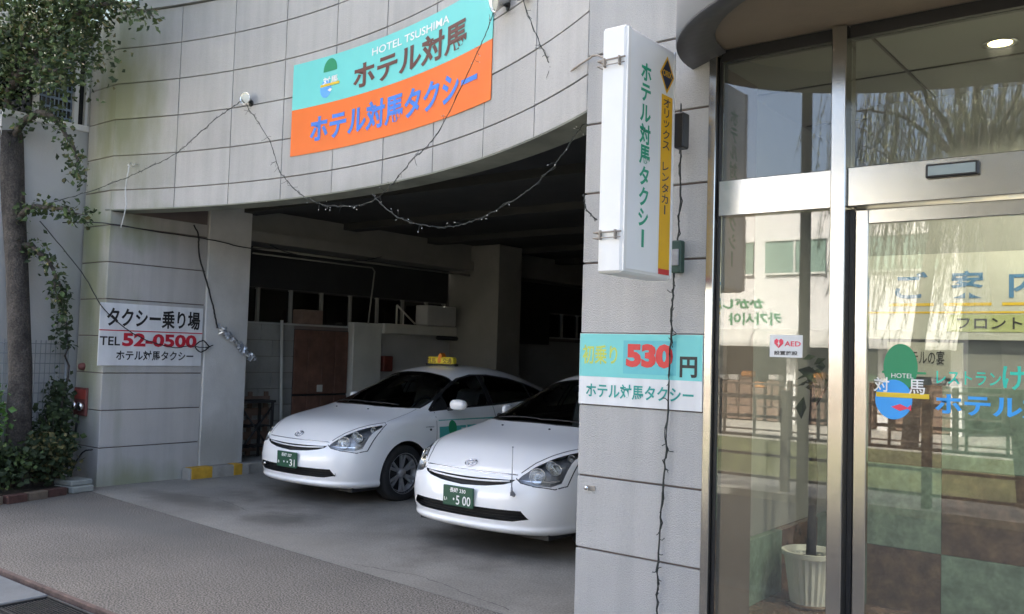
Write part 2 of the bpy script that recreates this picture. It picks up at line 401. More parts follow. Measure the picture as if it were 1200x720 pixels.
def pocket(outline, d, depth, mi=1):
    """closed cutter: the outline swept from outside the car to `depth` below the skin"""
    sh = patch(outline, d, -depth, 0, .06); n = len(sh.v); d = Vector(d).normalized(); mb = MB()
    bm = bmesh.new(); vv = [bm.verts.new(p) for p in sh.v]
    for f in sh.f: bm.faces.new([vv[i] for i in f])
    r = bmesh.ops.extrude_face_region(bm, geom=bm.faces[:])
    for q in r['geom']:
        if isinstance(q, bmesh.types.BMVert): q.co -= d * (depth + .35)
    bmesh.ops.recalc_face_normals(bm, faces=bm.faces[:])
    bmesh.ops.triangulate(bm, faces=bm.faces[:])
    for f in bm.faces: f.material_index = mi
    me = bpy.data.meshes.new('c'); bm.to_mesh(me); bm.free(); [me.materials.append(q) for q in (M_paint, M_blackp, M_house)]; return me
def mbmesh(mb, mi=1):
    bm = bmesh.new(); me = mb.mesh('c', [M_paint, M_blackp]); bm.from_mesh(me)
    bmesh.ops.remove_doubles(bm, verts=bm.verts[:], dist=1e-5)
    bmesh.ops.recalc_face_normals(bm, faces=bm.faces[:])
    for f in bm.faces: f.material_index = mi
    bm.to_mesh(me); bm.free(); return me
def cavity():
    mb = MB(); secs = []
    for y in (1.16, 1.35, 1.6, 1.8, 2.0, 2.2, 2.45, 2.9, 3.3, 3.63, 3.95, 4.15):
        zc, rx, rz, dy = lerp_tab(TOP, y)
        yl = y - (dy if y < 2.5 else 0) * .3
        zc2, rz2 = zc - .045, rz - .05
        if y < 1.3: zc2, rz2 = zc - .06, rz - .06
        hw = .74
        secs.append([(-hw, y, .55), (-hw, y, shoulder_z(y) - .03), (-rx + .055, y, rz2), (-rx * .7, y, zc2 - (zc2 - rz2) * .42), (0, y, zc2 - .0), (rx * .7, y, zc2 - (zc2 - rz2) * .42), (rx - .055, y, rz2), (hw, y, shoulder_z(y) - .03), (hw, y, .55)])
    n = 9; vs = [p for s in secs for p in s]
    fs = [(i * n + k, i * n + (k + 1) % n, (i + 1) * n + (k + 1) % n, (i + 1) * n + k) for i in range(len(secs) - 1) for k in range(n)]
    fs += [list(range(n)), [(len(secs) - 1) * n + k for k in range(n)][::-1]]
    mb.add(vs, fs); return mbmesh(mb)
cuts = [cavity()]
for sx in (1, -1):
    for yc in (.93, 3.63):
        m_ = MB(); m_.lathe([(.352, 0), (.352, .42)], 48, M=Matrix.Translation((sx * .56, yc, .315)) @ Matrix.Rotation(R(90) * sx, 4, 'Y')); cuts.append(mbmesh(m_))
cuts.append(mbmesh(MB().prism(WS, 'z', .86, 1.7)))
cuts.append(mbmesh(MB().prism(SW, 'x', -1.0, 1.0)))
cuts.append(pocket(GR, (0, 1, 0), .05)); cuts.append(pocket(LI, (0, 1, 0), .07))
cuts.append(pocket(HL, HLd, .06, 2)); cuts.append(pocket(mirx(HL), Vector((-HLd.x, HLd.y, HLd.z)), .06, 2))
body_me = boolean(_full.copy(), cuts)
# shade the cut skin with the smooth normals of the uncut body
def smooth_like(me):
    me.polygons.foreach_set('use_smooth', [True] * len(me.polygons))
    vn = [v.normal.copy() for v in _full.vertices]
    kd_bv = BV; loops = me.loops; nr = [None] * len(loops)
    for p in me.polygons:
        on = False
        if p.material_index == 0:
            loc, nn, idx, dist = kd_bv.find_nearest(p.center)
            on = dist < .004 and abs(nn.dot(p.normal)) > .8
        for li in p.loop_indices:
            if on:
                co = me.vertices[loops[li].vertex_index].co
                loc, nn, idx, dist = kd_bv.find_nearest(co)
                q = _full.polygons[idx]; s = Vector(); 
                for vi in q.vertices:
                    dd = (co - _full.vertices[vi].co).length + 1e-5; s += vn[vi] / (dd ** 2)
                nr[li] = s.normalized()
            else: nr[li] = p.normal.copy()
    me.normals_split_custom_set(nr)
smooth_like(body_me)

def ball(mb, c, r, mi=0, seg=14, sq=(1, 1, 1)):
    M = Matrix.Translation(c) @ Matrix.Diagonal((*sq, 1))
    return mb.lathe([(r * math.sin(math.pi * k / 8), -r * math.cos(math.pi * k / 8)) for k in range(9)], seg, mi, M, close=False)
def emblem_oval(parent, M, s, off=.003, warp=None, words=True):
    """hotel badge: green upper oval, blue lower oval, yellow band"""
    k = dict(warp=warp)
    flat(ellipse(0, .28 * s, .17 * s, .30 * s, 26, -8, 188), M_green, parent, M, off, 'badge_shape', **k)
    flat(ellipse(-.03 * s, -.20 * s, .20 * s, .26 * s, 26), M_blue, parent, M, off, 'badge_shape', **k)
    flat([(-.2 * s, -.02 * s), (.27 * s, -.02 * s), (.27 * s, -.08 * s), (-.2 * s, -.08 * s)], M_yellow, parent, M, off + .0012, 'badge_shape', **k)
def tr(M, x, y): return M @ Matrix.Translation((x, y, 0))

def make_car():
    t = thing('hybrid_taxi', 'x', 'car')
    body = link('body', body_me, t)
    # glazing, laid where the skin was cut, a little below it
    ws3 = [(x, y, 1.3) for x, y in WS]
    patch(ws3, (0, 0, -1), -.006, .004, .06).build('windscreen', M_carglass, t)
    for s in (1, -1):
        sw3 = [(s * .9, y, z) for y, z in SW]
        patch(sw3, (-s, 0, 0), -.008, .004, .06).build('side_window', M_carglass, t)
        fr = strip([(s * 2, y, z) for y, z in SW] + [(s * 2, *SW[0])], (-s, 0, 0), .022, .0015)
        fr.build('window_seal', M_dark, t)
        for y0, y1 in ((1.66, 1.66), (2.44, 2.44), (3.28, 3.28)):
            w_ = .085 if y0 == 2.44 else .035
            ztop = 1.10 + .02 if y0 < 2 else (1.36 if y0 < 3 else 1.255)
            if y0 < 2: ztop = 1.135
            zb = .985 if y0 < 2 else (1.01 if y0 < 3 else 1.065)
            lean = .0
            patch([(s * 2, y0 - w_ / 2, zb), (s * 2, y0 + w_ / 2, zb), (s * 2, y0 + w_ / 2 + lean, ztop), (s * 2, y0 - w_ / 2 + lean, ztop)], (-s, 0, 0), -.004, .01).build('window_pillar', M_blackp, t)
    se = strip([(*p[:2], 3) for p in [(x * .985, 1.475 + (y - 1.475) * .985) for x, y in WS] + [(WS[0][0], WS[0][1] + .006)]], (0, 0, -1), .022, .001)
    se.build('windscreen_seal', M_dark, t)
    # shut lines
    for s in (1, -1):
        sm = strip([(s * 2, 1.42, .955), (s * 2, 1.40, .80), (s * 2, 1.385, .40), (s * 2, 1.40, .27), (s * 2, 2.42, .26), (s * 2, 2.44, .5), (s * 2, 2.45, 1.0)], (-s, 0, 0), .007)
        strip([(s * 2, 2.42, .26), (s * 2, 3.1, .26), (s * 2, 3.2, .45), (s * 2, 3.34, .70), (s * 2, 3.42, .85), (s * 2, 3.42, 1.07)], (-s, 0, 0), .007, mb=sm)
        strip([(s * 2, .42, .60), (s * 2, .62, .572)], (-s * .75, .6, 0), .004, mb=sm)
        strip([(s * x, y, 3) for x, y in ((.745, .72), (.73, .9), (.715, 1.05), (.69, 1.22))], (0, 0, -1), .004, mb=sm)
        sm.build('shut_line', M_dark, t)
    sm = strip([(x, -1, .668 + .004 * abs(x)) for x in (-.47, -.3, -.1, .1, .3, .47)], (0, 1, 0), .004); sm.build('bonnet_edge', M_dark, t)
    # upper grille: two pale bars in the slot
    for zc, hw, rb_ in ((.6425, .475, .004), (.620, .44, .0085)):
        b = MB(); pts = []
        for k in range(13):
            x = -hw + 2 * hw * k / 12; z = zc - (1 - (x / hw) ** 2) * .018
            pts.append(surf((x, -2, z), (0, 1, 0), -.010)[0])
        b.tube(pts, rb_, 6); b.build('grille_bar', M_paint, t)
    b = MB(); pts = [surf((x, -2, GR[0][2] + .006), (0, 1, 0), .001)[0] for x in [-.49 + .098 * k for k in range(11)]]; b.tube(pts, .0045, 5); b.build('grille_trim', M_chrome, t)
    # lower intake bars
    for z in (.315, .34, .365):
        b = MB(); b.tube([surf((x, -2, z), (0, 1, 0), -.03)[0] for x in [-.58 + .116 * k for k in range(11)]], .004, 4); b.build('intake_bar', M_blackp, t)
    # round badge above the grille
    p, nn = surf((0, -2, .715), (0, 1, 0), .004); Mb = frame(p, (1, 0, 0), nn.cross(Vector((1, 0, 0)))); b = MB()
    for rx, ry, cy in ((.058, .040, 0), (.020, .037, 0), (.036, .016, .018)):
        b.tube([Mb @ Vector((a, c, .004)) for a, c in ellipse(0, cy, rx, ry, 25)[:] + [(rx, cy)]], .0045, 5)
    b.build('bonnet_badge', M_chrome, t)
    # headlamps
    for s in (1, -1):
        dd = Vector((HLd.x * s, HLd.y, HLd.z)); H3 = [(s * x, y, z) for x, y, z in HL]
        h = patch(H3, dd, -.002, .003, .04).build('headlight', M_lens, t)
        cx = lambda x, y, z, off: surf(Vector((s * x, y, z)) - dd * 2, dd, off)
        for (x, y, z, r) in ((.615, .25, .665, .062), (.70, .40, .70, .045), (.655, .38, .745, .040), (.735, .56, .80, .030)):
            p, nn = cx(x, y, z, -.035); b = MB()
            Mx = frame(p, dd.cross(Vector((0, 0, 1))), dd.cross(Vector((0, 0, 1))).cross(dd)) 
            Mx = Matrix.Translation(p) @ (-dd).to_track_quat('Z', 'Y').to_matrix().to_4x4()
            b.lathe([(r * .25, -.012), (r * .6, -.006), (r * .9, .008), (r, .022), (r * 1.05, .022), (r * 1.05, -.015)], 18, 0, Mx)
            ball(b, Mx @ Vector((0, 0, .0)), r * .3)
            b.build('reflector', M_reflector, h)
        b = patch([(s * x, y, z) for x, y, z in [(.50, .17, .622), (.62, .21, .612), (.74, .3, .615), (.78, .36, .635), (.72, .27, .628), (.60, .2, .626)]], dd, -.02, .01, .04); b.build('lamp_trim', M_chrome, h)
        b = strip([(s * x, y, z) for x, y, z in HL + HL[:1]], dd, .008, .0008); b.build('lamp_surround', M_dark, h)
    # wheels
    for s in (1, -1):
        for yc in (.93, 3.63):
            Mw = Matrix.Translation((s * .735, yc, .312)) @ Matrix.Rotation(R(90) * s, 4, 'Y')
            wv = thing('wheel', None, None); wv.parent = t; wv.location = (0, 0, 0)
            b = MB(); b.lathe([(.20, -.09), (.285, -.095), (.307, -.07), (.312, 0), (.307, .07), (.285, .095), (.215, .088), (.20, .07)], 48, 0, Mw, close=False)
            for g in (-.045, -.015, .015, .045): b.lathe([(.3125, g - .002), (.3125, g + .002)], 48, 0, Mw, close=False)
            b.build('tyre', M_rubber, wv)
            b = MB(); b.lathe([(.205, -.07), (.205, .06), (.212, .085), (.222, .092), (.218, .075), (.19, .05), (.19, -.07)], 40, 0, Mw, close=False)
            b.lathe([(.0, .03), (.19, .0)], 24, 1, Mw, close=False)
            b.lathe([(0, .075), (.03, .075), (.05, .065), (.055, .03)], 20, 0, Mw, close=False)
            for k in range(6):
                a = R(60 * k)
                for e in (-.16, .16):
                    c1 = Vector((math.cos(a) * .035, math.sin(a) * .035, .05)); c2 = Vector((math.cos(a + e) * .205, math.sin(a + e) * .205, .072))
                    n_ = (c2 - c1).cross(Vector((0, 0, 1))).normalized() * .014
                    v8 = [c1 - n_, c1 + n_, c2 + n_ * 1.1, c2 - n_ * 1.1]; lo = [v - Vector((0, 0, .02)) for v in v8]
                    b.add(v8 + lo, [(0, 3, 2, 1)[::-1], (0, 1, 5, 4), (1, 2, 6, 5), (2, 3, 7, 6), (3, 0, 4, 7)], 0, False, Mw)
            b.build('rim', [M_wheelm, M_blackp], wv)
    # mirrors: the one on the car's left side is open, the other folded back
    for s in (1, -1):
        b = bmesh.new(); bmesh.ops.create_cube(b, size=1); bmesh.ops.subdivide_edges(b, edges=b.edges[:], cuts=1)
        for v in b.verts:
            q = v.co.copy(); k = 1 - .12 * (abs(q.x) > .4) * (abs(q.z) > .4)
            if s > 0: v.co = Vector((.985 + q.x * .235, 1.60 + q.y * .12 * k + q.x * .04, 1.045 + q.z * .155 * k * (1 - .15 * q.x)))
            else: v.co = Vector((-(.875 + q.x * .07), 1.72 + q.y * .20 * k, 1.05 + q.z * .135 * k))
        me = subd(b, 2, [M_paint]); b.free()
        me.polygons.foreach_set('use_smooth', [True] * len(me.polygons)); mo = link('wing_mirror', me, t)
        MB().cyl((s * .83, 1.60, .99), (s * .90, 1.60, 1.0), .022).build('mirror_arm', M_dark, mo)
        mp = patch([(s * 2, 1.39, .978), (s * 2, 1.53, .985), (s * 2, 1.66, .99), (s * 2, 1.64, 1.10), (s * 2, 1.52, 1.05)], (-s, 0, 0), -.003, .008); mp.build('mirror_sail', M_dark, mo)
    # wipers and washer jets
    for x in (-.28, .25):
        p, nn = surf((x, .90, 3), (0, 0, -1), .004); b = MB(); ball(b, p, .011, sq=(1, 1, .6)); b.build('washer_jet', M_blackp, t)
    for a, c in (((-.50, 1.13), (.05, 1.07)), ((.02, 1.06), (.50, 1.14))):
        b = MB(); pts = [surf((a[0] + (c[0] - a[0]) * k / 8, a[1] + (c[1] - a[1]) * k / 8, 3), (0, 0, -1), .012)[0] for k in range(9)]
        b.tube(pts, .007, 5); b.build('wiper', M_blackp, t)
    # cabin
    sa = MB().cbox(-.70, .70, 1.13, 1.50, .80, .955, .05); sa.build('dashboard', M_dark, t)
    for sx in (-.36, .36):
        st = MB(); st.cbox(sx - .25, sx + .25, 1.95, 2.42, .56, .72, .05)
        Ms = Matrix.Translation((sx, 2.42, .68)) @ Matrix.Rotation(R(-18), 4, 'X')
        st.cbox(-.24, .24, -.07, .07, 0, .50, .05, 0, Ms); so = st.build('seat', M_seat, t)
        ms = MB(); ms.cbox(-.23, .23, -.085, .085, .12, .52, .06, 0, Ms); ms.build('seat_cover', M_cover, so)
        b = bmesh.new(); bmesh.ops.create_cube(b, size=1)
        for v in b.verts: v.co = Ms @ Vector((v.co.x * .33, v.co.y * .17, .63 + v.co.z * .25))
        me = subd(b, 2, [M_cover]); b.free(); me.polygons.foreach_set('use_smooth', [True] * len(me.polygons)); link('headrest', me, so)
    st = MB().cbox(-.66, .66, 3.0, 3.35, .56, .78, .05); Ms = Matrix.Translation((0, 3.36, .74)) @ Matrix.Rotation(R(-22), 4, 'X')
    st.cbox(-.64, .64, -.06, .06, 0, .42, .05, 0, Ms); st.build('rear_bench', M_cover, t)
    b = MB(); Mx = Matrix.Translation((.36, 1.66, .93)) @ Matrix.Rotation(R(65), 4, 'X')
    b.tube([Mx @ Vector((.18 * math.cos(R(20 * k)), .18 * math.sin(R(20 * k)), 0)) for k in range(19)], .014, 8); b.tube([Mx @ Vector((-.17, 0, 0)), Mx @ Vector((.17, 0, 0))], .02, 6)
    b.build('steering_wheel', M_dark, t)
    MB().cbox(-.11, .11, 1.78, 1.80, 1.27, 1.33, .01).build('rear_view_mirror', M_dark, t)
    # plate
    py = surf((0, -2, .44), (0, 1, 0), 0)[0].y - .014
    Mp = frame((0, py - .008, .455), (1, 0, 0), (0, 0, 1))
    pl = MB().cbox(-.165, .165, py - .006, py + .012, .3725, .5375, .006).build('number_plate', M_plateg, t)
    # green plate backing filler bracket
    MB().box(-.10, .10, py + .012, py + .05, .40, .50).build('plate_bracket', M_blackp, t)
    # door decal and small badges
    for s in (1, -1):
        dc = patch([(s * 2, 1.44, .60), (s * 2, 3.05, .60), (s * 2, 3.05, .87), (s * 2, 1.44, .87)], (-s, 0, 0), .0012, 0, .12); do = dc.build('door_decal', M_teal, t)
        wr = lambda q: surf((s * 2, -s * 0 + q.x, q.y), (-s, 0, 0), .002 + q.z)[0]
        e1 = [(1.66 + (a if s > 0 else a), c) for a, c in ellipse(0, .775, .07, .085, 22)]
        b = patch([(s * 2, a, c) for a, c in e1], (-s, 0, 0), .0022, 0, .05); b.build('badge_shape', M_green, do)
        b = patch([(s * 2, a, c) for a, c in ellipse(1.65, .66, .075, .055, 22)], (-s, 0, 0), .0026, 0, .05); b.build('badge_shape', M_blue, do)
        V, Fc = text_mesh('ホテル対馬', .13, 1.1, bold=.01); b = MB()
        b.add([surf((s * 2, 2.35 + x * s, .735 + y), (-s, 0, 0), .0025)[0] for x, y, z in V], Fc); b.build('lettering', M_white, do)
        V, Fc = text_mesh('HYBRID', .014, .13, bold=.01); b = MB()
        b.add([surf((s * 2, 1.29 + x * s, .80 + y), (-s, 0, 0), .002)[0] for x, y, z in V], Fc); b.build('lettering', M_dark, t)
        b = patch([(s * 2, a, c) for a, c in ellipse(1.30, .77, .018, .014, 12)], (-s, 0, 0), .002, 0, .05); b.build('side_badge', M_dark, t)
    # underbody
    MB().box(-.70, .70, .30, 4.2, .155, .20).build('undertray', M_blackp, t)
    return t
def plate_text(car, top, small, big):
    pl = [c for c in car.children if c.name.startswith('number_plate')][0]
    y = min(v[1] for v in (tuple(v.co) for v in pl.data.vertices))
    Mp = frame((0, y, .455), (1, 0, 0), (0, 0, 1))
    lettering(top, M_white, pl, tr(Mp, 0, .048), .040, .17, bold=.02)
    lettering(small, M_white, pl, tr(Mp, -.13, -.03), .030, None, bold=.02)
    lettering(big, M_white, pl, tr(Mp, .045, -.028), .075, .19 if len(big) > 3 else None, bold=.012)
car1 = make_car()
car2 = copy_tree(car1)
car1.location = (-7.83, 6.14, -.02); car2.location = (-4.92, 5.60, 0)
car1['label'] = 'white hatchback taxi with yellow roof sign, parked on the left in the dark garage bay'
car2['label'] = 'white hatchback taxi with thin wing pole, nose beside the pillar, partly hidden'
for c in (car1, car2): c['group'] = 'white taxis parked under the hotel'
plate_text(car1, '長崎 327', 'あ', '･･31'); plate_text(car2, '長崎 330', 'い', '･5 00')
for s in (-1, 1):
    p, nn = surf((s * .60, -2, .345), (0, 1, 0), -.03); b = MB(); b.lathe([(.0, 0), (.03, 0), (.034, .02)], 16, 0, Matrix.Translation(p) @ Matrix.Rotation(R(90), 4, 'X')); b.build('fog_lamp', M_reflector, car1)
# corner pole of the right taxi
p, nn = surf((.50, -2, .53), (0, 1, 0), 0); b = MB(); b.cyl(p + Vector((0, .01, -.02)), p + Vector((0, -.03, .01)), .016); b.cyl(p + Vector((0, -.03, -.015)), p + Vector((0, -.03, .05)), .012, .007)
b.cyl(p + Vector((0, -.03, .03)), p + Vector((0, -.03, .36)), .0045, .003, 8); ball(b, p + Vector((0, -.03, .365)), .007); b.build('corner_pole', M_wheelm, car2)
# roof sign of the left taxi
M_rsign = pm('yellow_roof_sign', (.70, .56, .04), .4, 0, .06, 20)
zr = surf((0, 2.37, 3), (0, 0, -1))[0].z - .0
rs = MB().cbox(-.22, .22, 2.32, 2.42, zr + .012, zr + .105, .02).build('roof_sign', M_rsign, car1)
MB().cbox(-.25, .25, 2.33, 2.41, zr - .004, zr + .02, .006).build('sign_foot', M_dark, rs)
M_rdark = pm('roof_sign_print', (.10, .03, .01), .5); M_rorange = pm('roof_sign_cap', (.70, .22, .03), .4)
MB().prism([(-.03, zr + .095), (.03, zr + .095), (.025, zr + .13), (.0, zr + .155), (-.025, zr + .13)], 'y', 2.33, 2.41).build('sign_cap', M_rorange, rs)
Mr = frame((0, 2.319, zr + .060), (1, 0, 0), (0, 0, 1))
lettering('対馬', M_rdark, rs, tr(Mr, -.135, 0), .07, .15, bold=.01); lettering('交通', M_rdark, rs, tr(Mr, .135, 0), .07, .15, bold=.01)
flat(ellipse(0, .005, .03, .04, 16), M_rorange, rs, Mr, .002)
# ================================================================= THE SETTING
M_aggr = pm('exposed_aggregate', (.150, .137, .118), .85, 0, .16, 1.1, bump=.22, bscale=90, fine=.80, fscale=85, stain=[((.12, .12, .11), (-8, 4.4, 0), (2.0, .5, 1), .6)])
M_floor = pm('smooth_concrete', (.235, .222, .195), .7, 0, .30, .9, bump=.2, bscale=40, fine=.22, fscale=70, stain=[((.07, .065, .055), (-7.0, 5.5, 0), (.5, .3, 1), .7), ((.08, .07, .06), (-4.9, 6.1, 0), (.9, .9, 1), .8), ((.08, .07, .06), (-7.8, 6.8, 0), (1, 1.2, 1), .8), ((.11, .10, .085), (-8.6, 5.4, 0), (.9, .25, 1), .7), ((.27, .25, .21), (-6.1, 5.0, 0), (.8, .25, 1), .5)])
M_seam = pm('seam_dark', (.05, .048, .045), .9)
M_curbedge = pm('reddish_edging', (.11, .072, .06), .8, 0, .4, 12, bump=.3)
M_gutter = pm('gutter_concrete', (.11, .115, .11), .85, 0, .3, 6, bump=.3)
M_slab = pm('pale_cover_slab', (.13, .145, .155), .7, 0, .12, 6, bump=.15, fine=.08)
M_steelgrate = pm('dark_steel_grating', (.035, .036, .038), .55, .5, .2, 20)
M_asph = pm('asphalt', (.055, .055, .057), .9, 0, .15, 2, bump=.4, fine=.3)
M_panel = pm('pale_roughcast_panel', (.46, .45, .43), .85, 0, .07, 1.2, bump=.5, bscale=140, rnd=.05, fine=.07, fscale=150, streak=.10,
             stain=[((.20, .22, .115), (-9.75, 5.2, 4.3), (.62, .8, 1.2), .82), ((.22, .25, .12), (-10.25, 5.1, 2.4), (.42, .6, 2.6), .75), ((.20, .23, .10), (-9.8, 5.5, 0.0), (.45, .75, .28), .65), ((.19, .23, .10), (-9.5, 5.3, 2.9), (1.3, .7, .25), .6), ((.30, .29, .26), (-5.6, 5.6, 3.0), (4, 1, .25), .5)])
M_joint = pm('dark_joint', (.16, .13, .12), .9)
M_conc = pm('grey_painted_wall', (.40, .40, .385), .8, 0, .12, 1.5, bump=.2, bscale=60, stain=[((.22, .21, .17), (-9.87, 6.7, .3), (1, .6, .6), .5)])
M_colp = pm('brightened_column_paint', (.56, .56, .54), .8, 0, .12, 2.5, bump=.2, bscale=60, stain=[((.25, .24, .2), (-9.87, 6.7, .3), (1, .6, .5), .6)])  # wall grey made lighter: stronger light on the projecting column, put into the colour
M_lip = pm('mossy_soffit_edge', (.20, .21, .17), .9, 0, .3, 2)
M_ceil = pm('garage_ceiling_grey', (.028, .028, .026), .9, 0, .2, 2)  # ceiling taken near black, garage shade put into the colour
M_inner = pm('shaded_inner_wall', (.19, .185, .165), .85, 0, .15, 1.5, bump=.2, bscale=60)  # darker version of the wall grey, with the garage shade in its colour
M_body = pm('hotel_upper_wall', (.45, .45, .43), .85, 0, .06, 1)
M_block = pm('concrete_blocks', (.26, .26, .24), .9, 0, .25, 1.6, bump=.4, bscale=50, rnd=.08)
M_door = pm('red_brown_planks', (.14, .068, .045), .7, 0, .3, 6, bump=.3, rnd=.15)
M_pale = pm('off_white_paint', (.50, .50, .45), .7, 0, .12, 2)
M_darkw = pm('near_black_matte', (.022, .022, .022), .8, 0, .2, 3)  # plain near-black shared by various dark parts
M_yel = pm('worn_yellow_paint', (.52, .30, .03), .7, 0, .25, 10, bump=.2)
M_kerb = pm('kerb_concrete', (.30, .29, .26), .85, 0, .2, 6, bump=.3)
M_dpane = glassmat('dusty_pane', (.16, .17, .17), .03)
M_black = pm('black_wire', (.02, .02, .02), .6)
M_wsign = pm('white_sign_board', (.72, .73, .73), .45, 0, .07, 3, streak=.12)
M_card = pm('brown_cardboard', (.17, .11, .08), .8, 0, .2, 10)
M_frame_w = pm('white_window_frame', (.60, .61, .60), .5, 0, .06, 6)

# ground sheets
g = struct('ground', MB().box(-160, 160, -160, 160, -2.6, -2.5), M_asph)
struct('hotel_ground', MB().box(-80, 60, -1.5, 60, -.5, -.06), M_asph)
rd = struct('road', MB().box(-80, 60, -1.5, 2.48, -.055, -.036), M_asph)
SL = lambda x: 4.98 - (x + 9.9) * (.56 / 6.9)
fo = MB().prism([(-9.62, 2.90), (60, 2.90), (60, SL(-3) - .1), (-3.0, SL(-3) + .02), (-9.9, SL(-9.9) + .1), (-9.62, 4.0)], 'z', -.056, 0)
struct('forecourt', MB().prism([(-30, 2.90), (60, 2.90), (60, 4.42), (-2.2, 4.42), (-9.9, SL(-9.9)), (-10.5, SL(-9.9)), (-10.6, 3.2), (-30, 3.2)], 'z', -.056, 0), M_aggr)
struct('forecourt_seam', MB().prism([(60, 4.42), (60, 4.434), (-2.2, 4.434), (-9.9, SL(-9.9) + .012), (-10.5, SL(-9.9) + .012), (-10.5, SL(-9.9)), (-9.9, SL(-9.9)), (-2.2, 4.42)], 'z', -.056, -.004), M_seam)
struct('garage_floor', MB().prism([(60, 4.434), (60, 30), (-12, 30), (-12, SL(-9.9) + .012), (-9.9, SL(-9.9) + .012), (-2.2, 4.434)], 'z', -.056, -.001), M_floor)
struct('edging_strip', MB().cbox(-30, 60, 2.865, 2.899, -.056, .004, .004), M_curbedge)
struct('gutter', MB().box(-30, 60, 2.48, 2.864, -.056, -.034), M_gutter)
for i, x in enumerate((-7.78, -6.88)):
    MB().cbox(x + .004, x + .886, 2.50, 2.835, -.033, -.012, .006).build('cover_slab', M_slab, None, label=['pale slab covering the gutter, cut off by the left picture edge', 'pale bluish slab covering the gutter, touching the dark grating'][i], cat='drain cover', group='gutter covers')
gr = thing('drain_grating', 'dark steel grating over the gutter at the lower left corner', 'grating', (-5.96, 2.49, -.033))
b = MB(); b.box(0, 1.8, 0, .012, 0, .022).box(0, 1.8, .315, .327, 0, .022).box(0, .012, .012, .315, 0, .022).box(1.788, 1.8, .012, .315, 0, .022); b.build('grating_frame', M_steelgrate, gr)
_bar = MB().box(-.86 + .0, .86 + .03, 0, .008, 0, .018).mesh('bar', [M_steelgrate])
for k in range(15): link('grating_bar', _bar, gr, (.90, .022 + k * .0195, 0))

def crack(pts, seed, wd=.0035):
    rr = random.Random(seed); fine = []
    for a, c in zip(pts, pts[1:]):
        n = max(2, int(math.dist(a, c) / .06))
        fine += [(a[0] + (c[0] - a[0]) * k / n + rr.uniform(-.012, .012), a[1] + (c[1] - a[1]) * k / n + rr.uniform(-.012, .012)) for k in range(n)]
    fine.append(pts[-1]); ws = [wd * rr.uniform(.3, 1.1) for _ in fine]
    vs = [(x, y + w_, .0006) for (x, y), w_ in zip(fine, ws)] + [(x, y - w_, .0006) for (x, y), w_ in zip(fine, ws)]; n = len(fine)
    MB().add(vs, [(i, n + i, n + i + 1, i + 1) for i in range(n - 1)]).build('floor_crack', M_seam, None, kind='structure')
crack([(-9.3, 5.35), (-8.4, 5.7), (-7.6, 5.5), (-6.9, 5.75)], 1); crack([(-6.6, 4.95), (-6.1, 5.5), (-6.2, 6.4), (-5.9, 8.0)], 2, .003); crack([(-5.2, 4.75), (-4.6, 4.85), (-3.6, 4.62)], 3)
# ---------------------------------------------------------------- the hotel
hotel = thing('hotel_building', 'pale panelled hotel with concave upper front over the taxi bay', 'building', (0, 0, 0))
AC = Vector((-7.106, -2.015, 0)); AR = 7.69
def arcp(th, z, r=AR): return Vector((AC.x + r * math.sin(R(th)), AC.y + r * math.cos(R(th)), z))
def arc_slab(th0, th1, z0, z1, r0, r1, n=6, mi=0, mb=None):
    mb = mb or MB(); vs = []
    for k in range(n + 1):
        th = th0 + (th1 - th0) * k / n
        vs += [arcp(th, z0, r0), arcp(th, z1, r0), arcp(th, z1, r1), arcp(th, z0, r1)]
    fs = [(i * 4 + a, (i + 1) * 4 + a, (i + 1) * 4 + (a + 1) % 4, i * 4 + (a + 1) % 4) for i in range(n) for a in range(4)]
    fs = [f[::-1] for f in fs]
    fs += [(0, 1, 2, 3)[::1], tuple(n * 4 + a for a in (3, 2, 1, 0))]
    return mb.add(vs, fs, mi)
ROWZ = [3.125, 3.343, 3.735, 4.153, 4.563, 4.972, 5.382]
JN = [32.05 - 5.85 * k for k in range(9)] + [-21.35]
g_th = .006 / AR * 180 / math.pi
for a, c in zip(JN[1:], JN[:-1]):
    for z0, z1 in zip(ROWZ, ROWZ[1:]):
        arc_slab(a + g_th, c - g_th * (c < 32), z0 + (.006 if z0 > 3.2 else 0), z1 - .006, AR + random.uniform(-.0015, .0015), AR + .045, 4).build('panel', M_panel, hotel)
arc_slab(-21.6, 32.1, 3.13, 5.39, AR + .026, AR + .25, 40).build('fascia_wall', M_joint, hotel)
arc_slab(-21.9, 32.1, 3.112, 3.1295, AR + .002, AR + .25, 40).build('soffit_lip', M_lip, hotel)
arc_slab(-21.9, 32.1, 5.392, 5.50, AR - .03, AR + .25, 40).build('coping', M_conc, hotel)
arc_slab(-21.5, 32.1, 5.60, 6.5, AR + .10, AR + .13, 40).build('balcony_glass', M_dpane, hotel)
b = MB()
for k in range(20): p = arcp(-20 + k * 2.7, 5.5, AR + .115); b.box(p.x - .02, p.x + .02, p.y - .02, p.y + .02, 5.5, 6.55)
b.build('balcony_post', M_dark, hotel)
# upper body of the hotel (five storeys)
UB = MB().prism([(-10.5, 6.6), (-3.0, 6.6), (-2.9, 4.9), (9, 4.9), (9, 20), (-10.5, 20)], 'z', 3.60, 14.5).build('upper_storeys', M_body, hotel)
b = MB()
for fl in range(3):
    for k in range(9): b.box(-1.6 + k * 1.15, -.7 + k * 1.15, 4.86, 4.90, 6.2 + fl * 2.8, 7.5 + fl * 2.8)
b.build('window', M_dark, hotel)
